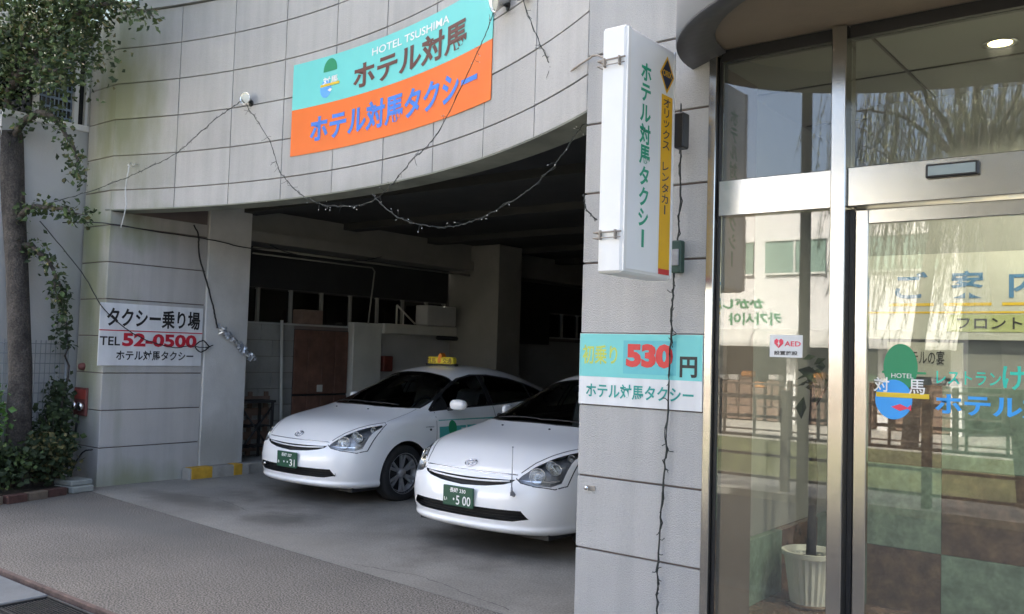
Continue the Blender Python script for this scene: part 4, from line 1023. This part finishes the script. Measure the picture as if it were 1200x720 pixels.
lettering('オリックス レンタカー', M_navy, pb, tr(Mp_, .158, .035), .64, .078, vertical=True, off=.002, bold=.01)
lettering('ホテル対馬タクシー', M_sgreen, pb, tr(Mp_, -.07, .0), .98, .115, vertical=True, off=.001, bold=.03)
M_rust = pm('rusty_bracket', (.34, .30, .25), .7, .3, .3, 20)
for z in (-.43, .47):
    b = MB(); b.tube([(-.16, .45, z), (-.16, -.285, z), (-.10, -.285, z), (.005, -.285, z)], .005, 6); b.tube([(-.16, .45, z - .03), (-.16, -.29, z - .03), (.005, -.29, z - .03)], .003, 6)
    b.build('bracket', M_rust, pb)
    for x in (-.03, -.12):
        MB().cbox(x - .004, x + .004, -.293, -.272, z - .038, z + .01, .001).build('clamp', M_rust, pb)
MB().cbox(.0, .06, .255, .33, .10, .30, .008).build('junction_box', M_dark, pb)
t = thing('wall_box', 'small dark green cable box beside the lower end of the projecting sign', 'cable box', (-2.37, 4.495, 2.2))
MB().cbox(-.03, .03, -.05, 0, -.09, .09, .006).build('housing', pm('dark_green_plastic', (.03, .07, .05), .5), t); MB().cbox(-.02, .02, -.062, -.0505, -.05, .04, .003).build('cover', M_wheelm, t)

# ---------------------------------------------------------------- lamps, fairy lights, wires
M_bowl = pm('silver_lamp_bowl', (.70, .70, .66), .25, .9, .05, 20); M_bulbg = pm('unlit_white_bulb', (.55, .56, .50), .2, 0, .05, 10)
lamps = [((-8.0, 5.55, 4.20), (.3, -1, .05), 'small silver flood lamp on the curved wall left of the banner'), ((-4.16, 4.99, 4.22), (-.6, -1, -.25), 'silver flood lamp right of the banner, turned left'), ((-3.88, 4.88, 4.20), (.5, -1, -.15), 'silver flood lamp right of the banner, turned right')]
for (p, d, lb) in lamps:
    lp = thing('flood_lamp', lb, 'flood lamp', p, 'flood lamps on the curved wall'); q = Vector(d).normalized().to_track_quat('Z', 'Y').to_matrix().to_4x4()
    s_ = .8 if p[0] < -7 else 1.12
    MB().lathe([(.0, -.09 * s_), (.03 * s_, -.085 * s_), (.05 * s_, -.03 * s_), (.078 * s_, .02 * s_), (.083 * s_, .03 * s_), (.075 * s_, .03 * s_), (.04 * s_, -.02 * s_)], 24, 0, q, close=False).build('bowl', M_bowl, lp)
    MB().lathe([(0, .035 * s_), (.04 * s_, .03 * s_), (.074 * s_, .018 * s_)], 24, 0, q, close=False).build('lens', M_bulbg, lp)
    b = MB(); v = Vector((p[0] - AC.x, p[1] - AC.y, 0)).normalized() * (AR - (Vector(p) - AC - Vector((0, 0, p[2]))).length); b.cyl((0, 0, -.02), v + Vector((0, 0, -.03)), .012); b.cyl(v * .97 + Vector((0, 0, -.03)), v + Vector((0, 0, -.03)), .035)
    b.build('mount', M_dark, lp)
def wobble(pts, n=14, amp=.006, seed=1):
    """smooth curve through points (Catmull-Rom) with a little unevenness"""
    rr = random.Random(seed); P = [Vector(p) for p in pts]; P = [P[0] * 2 - P[1]] + P + [P[-1] * 2 - P[-2]]; out = []
    for i in range(1, len(P) - 2):
        for k in range(n):
            t_ = k / n; a, b_, c, d = P[i - 1:i + 3]
            q = .5 * ((2 * b_) + (c - a) * t_ + (2 * a - 5 * b_ + 4 * c - d) * t_ ** 2 + (3 * b_ - 3 * c + d - a) * t_ ** 3)
            out.append(q + Vector((rr.uniform(-1, 1), rr.uniform(-1, 1), rr.uniform(-1, 1))) * amp)
    out.append(P[-2]); return out
M_cable = pm('dark_green_cable', (.03, .035, .03), .6); M_pbulb = pm('clear_tiny_bulb', (.62, .62, .58), .2)
def fairy(pts, lb, bulbs=1.0, dens=9, seed=1, r=.0032, tw=.05, down=1.):
    t_ = thing('fairy_light_string', lb, 'string lights', tuple(pts[0]), 'unlit fairy light strings')
    o = Vector(pts[0]); c = wobble(pts, 12, .0035, seed); rr = random.Random(seed); b = MB(); b.tube([p - o for p in c], r, 5)
    b.tube([p - o + Vector((rr.uniform(-.008, .008), rr.uniform(-.006, .006), rr.uniform(-.01, .01))) for p in c], r * .7, 4)
    bb = MB(); L_ = sum((q - p).length for p, q in zip(c, c[1:])); n = int(L_ * dens)
    for k in range(n):
        p = c[rr.randrange(len(c) - 1)] - o; e = p + Vector((rr.uniform(-1, 1), rr.uniform(-1, .3), rr.uniform(-1.3, .7) * down)).normalized() * tw * rr.uniform(.6, 1.5)
        mid = (p + e) / 2 + Vector((0, 0, rr.uniform(-.01, .01))); b.tube([p, mid, e], r * .55, 3)
        if rr.random() < bulbs: bb.cyl(e, e + (e - mid).normalized() * .012, .0032, .0015, 5)
    b.build('cable', M_cable, t_); 
    if bb.v: bb.build('bulbs', M_pbulb, t_)
    return t_
fairy([(-8.0, 5.5, 4.19), (-7.17, 5.25, 3.60), (-6.89, 5.2, 3.24), (-6.5, 5.2, 2.98), (-6.07, 5.2, 2.87), (-5.6, 5.2, 2.90), (-5.22, 5.2, 3.16), (-4.87, 5.18, 3.40), (-4.41, 5.1, 3.95), (-4.14, 4.97, 4.2)], 'long fairy light string sagging across the banner between the flood lamps', .8, 12, 4)
fairy([(-8.0, 5.5, 4.17), (-7.5, 5.1, 3.92), (-8.55, 5.1, 3.63), (-9.12, 5.1, 3.49), (-10.3, 5.0, 3.38), (-10.7, 4.6, 3.3)][0:1] + [(-8.3, 5.35, 3.95), (-8.78, 5.3, 3.70), (-9.3, 5.2, 3.53), (-10.0, 5.05, 3.36), (-10.7, 4.5, 3.05)], 'thin fairy light string running from the left lamp to the tree', .3, 12, 6, tw=.025)
fairy([(-3.86, 4.86, 4.18), (-3.60, 4.8, 3.70), (-3.43, 4.78, 3.44), (-3.26, 4.72, 3.27), (-3.04, 4.62, 3.16)], 'short fairy light string dropping from the right lamp to the pillar', .4, 16, 8)
fairy([(-3.06, 4.65, 3.19), (-3.24, 4.75, 3.087), (-3.46, 4.75, 2.854), (-3.78, 4.8, 2.69), (-4.47, 5.1, 2.612), (-4.81, 5.1, 2.601), (-5.22, 5.1, 2.702), (-5.6, 5.15, 2.93)], 'fairy light string hanging inside the dark garage opening', 1., 9, 9, tw=.04)
fairy([(-2.37, 4.47, 3.05), (-2.36, 4.46, 2.5), (-2.385, 4.46, 2.06), (-2.405, 4.47, 1.73), (-2.42, 4.475, 1.17), (-2.445, 4.475, .80), (-2.458, 4.475, .33), (-2.45, 4.475, .02)], 'knotted cable of unlit lights running down the pillar face', 0, 15, 11, r=.0052, tw=.03)
fairy([(-3.0, 4.46, 2.60), (-2.96, 4.44, 2.50), (-2.90, 4.46, 2.44)], 'loose cable end on the pillar edge beside the garage opening', 0, 6, 12)
def wire(pts, lb, m=None, r=.006, name='cable', cat='cable', grp=None, seed=2):
    t_ = wobble(pts, 8, .003, seed); b = MB(); b.tube(t_, r, 6); return b.build(name, m or M_black, None, label=lb, cat=cat, group=grp)
wire([(-3.44, 4.79, 3.45), (-3.02, 4.47, 3.42), (-2.85, 4.38, 3.39), (-2.56, 4.3, 3.18)], 'pale wire from the curved wall to the top of the projecting sign', M_rust, .006, seed=5)
wire([(-9.60, 5.18, 3.60), (-9.62, 5.16, 3.35), (-9.58, 5.15, 3.1), (-9.66, 5.15, 2.90)], 'white cord hanging loose from the mossy corner', M_frame_w, .007, seed=6)
b = MB(); leafcloud(b, [(-9.58, 5.2, 3.60)], 7, .02, .05, 0, 5, 1); b.build('tape_knot', M_frame_w, None, label='crumpled white tape knot at the top of the hanging cord', cat='tape')
wire([(-9.89, 6.2, 3.08), (-9.86, 6.25, 2.95), (-9.87, 6.28, 2.71), (-9.85, 6.42, 2.30), (-9.84, 6.50, 2.05), (-9.83, 6.55, 1.83)], 'black cable dropping down the column to the foil bundle', seed=7, r=.010)
wire([(-9.83, 6.5, 1.62), (-9.83, 6.40, 1.585), (-9.84, 6.18, 1.60), (-9.85, 5.96, 1.58), (-9.85, 5.52, 1.70), (-9.86, 5.12, 1.98), (-10.1, 4.95, 2.4), (-10.4, 4.6, 2.95)], 'thin black wire crossing the taxi rank sign to the tree', seed=8, r=.006)
wire([(-9.83, 6.45, 1.60), (-9.82, 6.35, 1.67), (-9.82, 6.25, 1.60), (-9.82, 6.33, 1.53), (-9.83, 6.44, 1.585)], 'small black wire loop beside the red telephone number', seed=9, r=.008)
wire([(-10.5, 4.9, 2.98), (-9.88, 5.08, 2.955), (-9.87, 5.65, 2.938), (-9.87, 6.41, 2.926), (-9.85, 6.95, 2.88), (-9.87, 7.6, 2.93)], 'sagging black cable near the top of the column', seed=10, r=.007)
t = thing('foil_bundle', 'crumpled silver foil wrapped cable bundle tied to the column', 'cable bundle', (-9.84, 6.6, 1.75))
b = MB(); rr = random.Random(5); pts = [(0.02, -.02, .08), (.03, .06, .02), (.03, .16, -.05), (.03, .28, -.14), (.03, .42, -.26), (.03, .50, -.30)]
for p, q in zip(pts, pts[1:]):
    for _ in range(16):
        c = Vector(p).lerp(Vector(q), rr.random()) + Vector((rr.uniform(-.02, .03), rr.uniform(-.02, .02), rr.uniform(-.04, .04)))
        M_ = Matrix.Translation(c) @ Matrix.Rotation(rr.uniform(0, 6), 4, Vector((rr.random(), rr.random(), rr.random())).normalized())
        b.add([(-.03, -.02, 0), (.03, -.015, .012), (.025, .025, -.01), (-.02, .02, .01), (0, 0, .02)], [(0, 1, 4), (1, 2, 4), (2, 3, 4), (3, 0, 4)], 0, False, M_)
b.build('foil', pm('crumpled_foil', (.55, .58, .62), .35, .6, .1, 30), t)

# fire brigade inlet and alarm on the mossy face
rb = thing('fire_inlet', 'red framed fire brigade inlet with two metal couplings on the mossy pier', 'fire inlet', (-10.33, 5.147, .93))
M_redp = pm('faded_red_plate', (.17, .055, .045), .6, 0, .2, 15); M_redb = pm('red_enamel', (.38, .06, .045), .4, 0, .1, 15)
MB().cbox(-.13, .15, -.03, .0, -.16, .16, .006).build('frame_plate', M_redp, rb); MB().box(-.12, .14, -.036, -.0305, .03, .14).build('name_plate', M_redb, rb)
for x in (-.06, .09): MB().lathe([(.0, .0), (.05, 0), (.05, .05), (.035, .06), (.0, .06)], 16, 0, Matrix.Translation((x, -.03, -.05)) @ Matrix.Rotation(R(90), 4, 'X')).build('coupling', M_chrome, rb)
al = thing('alarm_bell', 'small red alarm lamp above the fire inlet', 'alarm', (-10.33, 5.147, 1.33)); MB().lathe([(.045, 0), (.045, .015), (.035, .05), (0, .06)], 16, 0, Matrix.Rotation(R(90), 4, 'X')).build('dome', M_redp, al)
wire([(-10.35, 5.12, .76), (-10.37, 5.10, .5), (-10.42, 5.05, .1)], 'black hose hanging below the fire inlet', seed=11, r=.014)
wire([(-9.9, 5.08, .42), (-10.05, 5.05, .38), (-10.15, 5.0, .2), (-10.18, 4.98, .02)], 'thin dark tube curving down the foot of the pier', seed=12, r=.009)

# ---------------------------------------------------------------- neighbour wall, window, fence, planting on the left
nb_ = thing('neighbour_wing', 'grey plastered wing with a barred window beyond the tree', 'building', (0, 0, 0))
M_plast = pm('grey_plaster', (.40, .41, .41), .85, 0, .08, 1.3, bump=.15, bscale=50, stain=[((.24, .25, .2), (-10.5, 5.1, 2.5), (.3, .25, 2.2), .5)])
MB().box(-14, -10.55, 4.2, 5.6, -.05, 4.13).build('wall', M_plast, nb_)
MB().box(-24, -10.55, 4.2, 5.6, 5.06, 5.32).build('wall', M_plast, nb_)
MB().box(-14, -10.80, 4.2, 5.6, 4.13, 5.06).build('room', M_darkw, nb_)
MB().box(-10.80, -10.55, 5.16, 5.6, 4.13, 5.06).build('wall_end', M_plast, nb_)
wd = MB().box(-10.66, -10.65, 4.2, 5.16, 4.16, 5.04).build('window', M_dpane, nb_)
MB().cbox(-10.60, -10.53, 4.2, 5.17, 4.09, 4.16, .006).build('sill', M_frame_w, wd)
for y0, y1 in ((5.0, 5.05), (4.55, 4.60), (5.13, 5.16)): MB().box(-10.64, -10.58, y0, y1, 4.165, 5.04).build('frame', M_frame_w, wd)
M_bluebar = pm('blue_grey_bars', (.16, .22, .30), .5)
b = MB()
for k in range(9): b.box(-10.648, -10.642, 4.60 + k * .048, 4.612 + k * .048, 4.165, 5.04)
for k in range(8): b.box(-10.642, -10.636, 4.60, 5.0, 4.2 + k * .11, 4.225 + k * .11)
b.build('window_bars', M_bluebar, wd)
far = MB().box(-40, -14.5, 8, 14, -.05, 12).build('pale_green_house', pm('pale_green_wall', (.40, .50, .46), .85), None, label='pale green wall far left behind the tree trunk', cat='building')
fe = thing('mesh_fence', 'grey wire mesh fence behind the shrubs', 'fence', (-10.42, 4.2, 0))
b = MB()
for k in range(15): b.cyl((0, k * .055, .05), (0, k * .055, 1.62), .0045, seg=5)
for k in range(14): b.cyl((.006, 0, .15 + k * .11), (.006, .80, .15 + k * .11), .0045, seg=5)
b.build('wire_mesh', pm('grey_wire', (.20, .22, .23), .5, .3), fe)
MB().cyl((0, .79, 0), (0, .79, 1.66), .02).build('fence_post', pm('grey_wire', (.2, .22, .23)), fe)
MB().prism([(-10.55, 3.3), (-9.62, 3.3), (-9.68, 4.8), (-9.98, 5.1), (-10.55, 5.1)], 'z', .0, .06).build('planting_bed', pm('dark_soil', (.045, .035, .025), .95, 0, .3, 8, bump=.8, bscale=30), None, kind='structure')
M_brick = pm('red_edging_brick', (.085, .04, .032), .85, 0, .3, 12, bump=.4, rnd=.15); M_brick2 = pm('tan_edging_brick', (.15, .115, .085), .85, 0, .25, 12, bump=.4)
bk = [(-9.40, 3.62, M_brick, 'red'), (-9.46, 3.86, M_brick2, 'tan'), (-9.48, 4.10, M_brick, 'red'), (-9.54, 4.33, M_brick2, 'tan'), (-9.62, 4.56, M_brick, 'dark red')]
for i, (x, y, m_, cn) in enumerate(bk):
    M_ = Matrix.Translation((x, y, .035)) @ Matrix.Rotation(R(14), 4, 'Z')
    MB().cbox(-.05, .05, -.108, .108, -.04, .045, .008, 0, M_).build('edging_brick', m_, None, label=['rough red edging brick cut by the left picture edge', 'tan edging brick second from the left picture edge', 'red edging brick in the middle of the planting bed kerb', 'tan edging brick left of the dark red one', 'dark red edging brick touching the white block'][i], cat='brick', group='edging bricks of the planting bed')
t = thing('white_block', 'weathered white concrete block at the foot of the mossy pier', 'block', (-9.80, 4.84, 0), rz=R(10)); MB().cbox(-.15, .17, -.13, .13, 0, .07, .01).cbox(-.17, .13, -.12, .14, .071, .13, .012).build('blocks', pm('weathered_white', (.26, .28, .26), .85, 0, .15, 8, bump=.3), t)

# street tree
tree = thing('street_tree', 'leafy tree with slim grey trunk at the left picture edge', 'tree', (-10.15, 4.3, 0))
TO = Vector(tree.location)
M_tbark = pm('grey_brown_bark', (.06, .052, .045), .95, 0, .5, 7, bump=1.0, bscale=34, fine=.35, fscale=60, streak=.4)
def loc(pts): return [Vector(p) - TO for p in pts]
b = MB(); b.tube(loc([(-10.02, 4.36, -.02), (-10.06, 4.36, .5), (-10.14, 4.37, 1.3), (-10.36, 4.37, 2.4), (-10.52, 4.35, 3.2), (-10.66, 4.32, 3.9)]), [.15, .125, .115, .11, .12, .16], 14); b.build('trunk', M_tbark, tree)
br = [[(-10.66, 4.32, 3.8), (-11.1, 4.3, 4.6), (-11.5, 4.2, 5.6)], [(-10.66, 4.32, 3.85), (-10.5, 4.25, 4.4), (-10.0, 4.2, 5.0), (-9.6, 4.2, 5.8)], [(-10.5, 4.25, 4.4), (-9.9, 4.3, 4.75), (-9.2, 4.35, 5.0), (-8.5, 4.4, 4.95), (-7.95, 4.45, 4.72)],
      [(-10.8, 4.3, 3.7), (-10.2, 4.35, 4.05), (-9.7, 4.4, 3.95), (-9.35, 4.45, 3.55), (-9.25, 4.45, 3.3)], [(-10.48, 4.36, 2.85), (-10.2, 4.4, 3.05), (-9.7, 4.5, 3.02), (-9.25, 4.55, 2.93)], [(-10.42, 4.36, 2.6), (-10.25, 4.45, 2.65), (-9.95, 4.55, 2.4), (-9.8, 4.6, 1.9)], [(-10.8, 4.3, 3.6), (-11.2, 4.2, 3.9), (-11.6, 4.1, 4.1)], [(-10.1, 4.3, 4.7), (-9.5, 4.2, 4.4), (-9.0, 4.2, 4.35)]]
br = [wobble(q, 6, .015, i) for i, q in enumerate(br)]
b = MB()
for q in br: b.tube([p - TO for p in q], [max(.006, .05 * (1 - i / len(q))) for i in range(len(q))], 6)
b.build('limbs', M_tbark, tree)
rr = random.Random(11); P = []; Pthin = []
for i, q in enumerate(br):
    for k, p in enumerate(q):
        if k < 3: continue
        (Pthin if i in (2, 3, 4, 5) else P).append(p - TO)
for _ in range(150):
    c = Vector((rr.uniform(-12.2, -9.0), rr.uniform(3.9, 4.6), rr.uniform(4.15, 6.4)))
    lim = -9.0 - max(0, 5.0 - c.z) * 1.6
    if c.x < lim and rr.random() < (.55 if c.z < 4.6 else .8): P.append(c - TO)
for _ in range(420): P.append(Vector((rr.uniform(-13, -6.8), rr.uniform(.3, 4.6), rr.uniform(6.1, 8.6))) - TO)  # unseen overhead canopy, added to shade the left of the facade
for _ in range(90): P.append(Vector((rr.uniform(-12.2, -9.3), rr.uniform(4.0, 4.7), rr.uniform(4.5, 6.0))) - TO)
for _ in range(22): P.append(Vector((rr.uniform(-10.1, -9.0), rr.uniform(4.2, 4.6), rr.uniform(4.55, 5.3))) - TO)
for _ in range(16): P.append(Vector((rr.uniform(-9.9, -8.8), rr.uniform(4.1, 4.5), rr.uniform(4.95, 5.6))) - TO)
b = leafcloud(MB(), P, 42, .13, .07, .35, 21, 3, .36); leafcloud(b, Pthin, 13, .055, .065, .7, 22, 3, .36)
leafcloud(b, [p for p in Pthin[::2]], 2, .06, .07, .6, 23, 1, .36)
b.mi = [m if m < 2 else (2 if rr.random() < .25 else 1) for m in b.mi]
b.build('crown_with_shade_canopy', [M_lf1, M_lf2, M_lf3], tree, kind='stuff')
# ivy and shrubs
iv = thing('ivy', 'dark ivy climbing between the tree trunk and the pier', 'ivy', (-10.22, 4.86, 0)); b = MB()
b.tube(wobble([(-.1, 0, .1), (-.05, 0, .6), (.0, .05, 1.2), (-.1, .02, 1.9), (-.2, 0, 2.3)], 6, .03), .012); b.build('stems', M_tbark, iv)
b = leafcloud(MB(), wobble([(-.05, -.1, .2), (-.02, -.05, .6), (-.12, 0, .9), (-.05, .0, 1.15)], 8, .03), 26, .06, .07, .6, 31, 2, .4); leafcloud(b, wobble([(.0, .0, 1.55), (-.06, 0, 1.8), (-.15, 0, 2.1), (-.22, 0, 2.3)], 7, .03), 9, .045, .065, .6, 32, 2, .4); b.build('leaves', [M_lf1, M_lf1, M_lf2], iv, kind='stuff')
shr = [((-10.05, 3.85, .05), .32, .95, 'bushy fresh green shrub at the left picture edge', 1), ((-10.30, 4.05, .05), .18, .95, 'fresh green shrub in front of the tree trunk', 1), ((-9.85, 4.6, .05), .22, .55, 'dark twiggy shrub right of the tree trunk', 0), ((-9.80, 4.1, .05), .25, .42, 'low dark shrub behind the tan bricks', 0), ((-9.80, 3.7, .05), .28, .5, 'low dark shrub behind the leftmost bricks', 0), ((-10.15, 4.75, .05), .16, .8, 'dense dark shrub against the mesh fence', 0)]
for i, (p, rad, h, lb, fr_) in enumerate(shr):
    s_ = thing('shrub', lb, 'shrub', p, 'shrubs in the planting bed'); rr = random.Random(40 + i); b = MB(); tips = []
    for k in range(16):
        a_ = rr.uniform(0, 6.28); e = Vector((math.cos(a_) * rad * rr.uniform(.4, 1.1), math.sin(a_) * rad * rr.uniform(.4, 1.1), h * rr.uniform(.5, 1.15)))
        q = wobble([(0, 0, 0), e * .5 + Vector((0, 0, .08)), e], 4, .015, k); b.tube(q, [.008 * (1 - j / len(q)) + .003 for j in range(len(q))], 4); tips += q[3:]
    b.build('stems', M_tbark, s_)
    leafcloud(MB(), tips, 9 if fr_ else 11, .06, .075, .1, 60 + i, 3, .38).build('leaves', [M_lf2, M_lf4, M_lf4] if fr_ else [M_lf1, M_lf1, M_lf3 if i == 2 else M_lf2], s_, kind='stuff')

t = thing('wall_plug', 'tiny metal plug on the lower left of the pillar face', 'wall fitting', (-2.92, 4.498, .865))
MB().cyl((-.02, 0, 0), (-.02, -.03, 0), .012).build('plug', M_chrome, t); MB().cbox(-.03, .03, -.006, 0, -.014, .014, .002).build('plate', M_rust, t)
# ================================================================= ACROSS THE STREET (seen in the glass)
struct('canal_side_path', MB().box(-80, 60, -3.0, -1.5, -.06, .05), M_kerb)
M_stonew = pm('canal_wall_stone', (.22, .20, .17), .9, 0, .3, 3, bump=.5)
struct('canal_wall', MB().box(-80, 60, -3.05, -2.98, -2.5, .04), M_stonew)
M_bank = pm('grassy_bank', (.055, .062, .024), .9, 0, .4, 3, bump=.5)
M_water = pm('canal_water', (.03, .045, .035), .08, 0, .2, 1, bump=.05, bscale=6)
struct('canal_water', MB().box(-80, 60, -8.0, -3.05, -2.5, -1.9), M_water)
struct('far_bank', MB().prism([(-8.0, -2.5), (-8.0, -1.6), (-9.4, -.05), (-9.4, -2.5)][::-1], 'x', -80, 60), M_bank)
struct('far_street', MB().box(-80, 60, -60, -9.4, -2.5, -.02), M_kerb)
M_rwood = pm('brown_railing_wood', (.045, .028, .02), .75, 0, .2, 8)
def railing(x0, x1, y, z, lb, h=1.15):
    t_ = thing('railing', lb, 'railing', (x0, y, z), 'canal railings')
    for k in range(int((x1 - x0) / 1.6) + 1): MB().cbox(k * 1.6 - .05, k * 1.6 + .05, -.05, .05, 0, h + .08, .01).build('post', M_rwood, t_)
    for zz, th in ((h - .02, .05), (h - .26, .035), (h - .50, .035), (.42, .035), (.15, .035)): MB().box(.051, x1 - x0, -.02, .02, zz - th / 2, zz + th / 2).build('rail', M_rwood, t_)
    b = MB(); k = 0
    while k * .4 < x1 - x0:
        if k % 4: b.box(k * .4 - .015, k * .4 + .015, -.015, .015, h - .50, h - .02)
        k += 1
    b.build('balusters', M_rwood, t_)
railing(-9.0, -1.0, -1.7, .05, 'brown wooden railing on the hotel side of the canal')
railing(-20, 6, -9.6, -.02, 'brown wooden railing on the far side of the canal')
sh = thing('white_shop', 'white two storey shop across the canal with green lettering', 'building', (-11.0, -14, 0))
M_shopw = pm('white_shop_wall', (.66, .66, .67), .8, 0, .04, 1); M_swin = pm('shop_window_pane', (.22, .32, .28), .15, 0, .1, 2); M_awn = pm('grey_barrel_awning', (.40, .40, .39), .6, 0, .08, 3)
MB().box(-9, 6.2, -10, 0, 2.45, 6.1).build('wall', M_shopw, sh)
MB().box(-9, 6.2, -10, -.6, -.02, 2.45).build('shop_front', M_darkw, sh)
for x in (-8.9, -6.1, -3.2, -.2, 2.0, 4.3, 5.95): MB().box(x, x + .25, -.6, 0, -.02, 2.449).build('pier', M_shopw, sh)
for x0, x1 in ((-8, -6.4), (-5, -3.4), (-2.4, -.9), (.55, 1.05), (1.38, 3.0), (3.9, 5.7)):
    w_ = MB().box(x0, x1, .001, .03, 3.92, 4.80).build('window', M_swin, sh)
    b = MB(); xm = (x0 + x1) / 2; b.box(x0, x1, .031, .06, 4.78, 4.84).box(x0, x1, .031, .06, 3.88, 3.93).box(xm - .025, xm + .025, .031, .05, 3.93, 4.78); b.build('frame', M_frame_w, w_)
b = MB(); n = 8; prof = [(.55 * math.sin(R(90 * k / n)), 1.98 + .47 * math.cos(R(90 * k / n))) for k in range(n + 1)]
b.prism([(0, 1.98)] + prof[::-1], 'x', -9, 6.2); b.build('awning', M_awn, sh)
for x in [-8.4 + k * 1.2 for k in range(13)]:
    b = MB(); b.prism([(0, 1.97)] + [(p * 1.03, 1.98 + (q - 1.98) * 1.03) for p, q in prof][::-1], 'x', x, x + .03); b.build('awning_rib', pm('awning_rib', (.2, .2, .2), .6), sh)
Msh = frame((0, .005, 0), (-1, 0, 0), (0, 0, 1)); M_sg = pm('shop_sign_green', (.01, .20, .09), .5)
lettering('かがし屋', M_sg, sh, tr(Msh, -.55, 3.13), .30, 1.6, bold=.05); lettering('카가시야', M_sg, sh, tr(Msh, -1.1, 2.72), .34, 1.5, bold=.03)
rr = random.Random(3); gm = [M_red, pm('goods_orange', (.6, .25, .05), .6), pm('goods_yellow', (.62, .55, .12), .6), M_wsign, pm('goods_green', (.06, .25, .10), .6)]
for k in range(26):
    x = -4 + k * .4 + rr.uniform(-.05, .05); m_ = gm[rr.randrange(5)]
    t_ = thing('goods_crate', 'goods crate standing in the open shop front across the canal', 'crate', (-11 + x, -14.35, 0), 'goods in the open shop front')
    hh = rr.uniform(.5, 1.25); MB().cbox(-.17, .17, -.2, .2, 0, hh, .02).build('crate', M_card, t_); MB().cbox(-.15, .15, -.17, .17, hh, hh + .16, .03).build('goods', m_, t_)
# neighbours across the street
hs = thing('grey_house', 'dark boarded house beside the white shop across the canal', 'building', (-2.5, -17, 0))
MB().box(-2.0, 7, -9, 0, -.02, 6.6).build('wall', pm('dark_board_house_wall', (.06, .055, .05), .85), hs); MB().prism([(.6, 6.5), (-4.5, 8.6), (-9.6, 6.5)], 'x', -2.3, 7.3).build('roof', pm('dark_roof_tiles', (.06, .065, .07), .6), hs)
for x in (-1.2, 1.2, 3.6): MB().box(x, x + 1.1, .001, .04, 3.2, 4.2).build('window', M_swin, hs); MB().box(x, x + 1.1, .001, .04, .9, 2.2).build('window', M_dark, hs)
ap = thing('pale_apartments', 'pale apartment block far left across the canal', 'building', (-34, -16, 0))
MB().box(-10, 11, -10, 0, -.02, 5.4).build('wall', pm('pale_apartment_wall', (.55, .54, .50), .85), ap)
for f_ in range(1):
    for k in range(7): MB().box(-9 + k * 2.8, -7.4 + k * 2.8, .001, .04, 1 + f_ * 2.8, 2.3 + f_ * 2.8).build('window', M_swin, ap)
# willows along the canal
def willow(x, y, z, h, lean, seed, lb, LN=2.3):
    t_ = thing('willow_tree', lb, 'tree', (x, y, z), 'willows along the canal'); rr = random.Random(seed); b = MB()
    b.tube([(0, 0, 0), (lean * .25, 0, h * .25), (lean * .7, 0, h * .5), (lean, 0, h * .62)], [.17, .14, .12, .09], 9); b.build('trunk', M_bark, t_)
    lf = MB(); lm = MB()
    for k in range(15):
        a_ = rr.uniform(0, 6.28); L_ = rr.uniform(.9, 2.3); st = Vector((lean, 0, h * .6)); e = st + Vector((math.cos(a_) * L_, math.sin(a_) * L_ * .8, h * rr.uniform(.15, .38)))
        q = wobble([st, st.lerp(e, .5) + Vector((0, 0, .4)), e], 5, .04, seed + k); lm.tube(q, [.032 * (1 - i / len(q)) + .006 for i in range(len(q))], 5)
        for s_ in range(24):
            p0 = q[rr.randrange(3, len(q))] + Vector((rr.uniform(-.35, .35), rr.uniform(-.35, .35), rr.uniform(-.1, .2))); ln_ = rr.uniform(.7, LN); sway = Vector((rr.uniform(-.45, .1), rr.uniform(-.2, .2), 0)) * ln_ * .5
            pts = [p0 + sway * (j / 6) ** 1.6 - Vector((0, 0, ln_ * j / 6)) for j in range(7)]; lm.tube(pts, .004, 3)
            for j in range(int(ln_ * 22)):
                tt = rr.random() * 6; i0 = int(min(tt, 5.99)); c = pts[i0].lerp(pts[i0 + 1], tt - i0); d = Vector((rr.uniform(-.5, .5), rr.uniform(-.5, .5), -1)).normalized() * rr.uniform(.06, .11); s2 = d.cross(Vector((rr.uniform(-1, 1), rr.uniform(-1, 1), 0))).normalized() * .0065
                lf.add([c, c + d * .5 + s2, c + d, c + d * .5 - s2], [(0, 1, 2, 3)], rr.randrange(2))
    lm.build('limbs', M_bark, t_); lf.build('foliage', [pm('willow_leaf', (.085, .10, .04), .6), pm('willow_leaf_pale', (.13, .14, .07), .6)], t_, kind='stuff')
willow(-1.7, -3.9 + 1.2, .05, 6.2, -.6, 70, 'leaning willow on the near side of the canal', 2.7)
willow(-5.0, -10.3, -.02, 7.5, .5, 71, 'tall willow on the far bank before the white shop', 3.7)
willow(-.6, -10.3, -.02, 7.2, .3, 72, 'willow on the far bank before the grey house')
willow(1.8, -2.7, .05, 6.0, .5, 73, 'upright willow on the near side, right of the entrance')

# dark street pole just left of the photographer, seen mirrored in the side light
sp = thing('street_pole', 'tall plain dark street pole, seen only mirrored in the side glass', 'pole', (-2.95, 1.10, -.036))
b = MB(); b.cyl((0, 0, 0), (0, 0, 4.5), .052, .045, 16); b.cyl((0, 0, 0), (0, 0, .25), .075, .06, 16); b.build('shaft', M_darkw, sp)
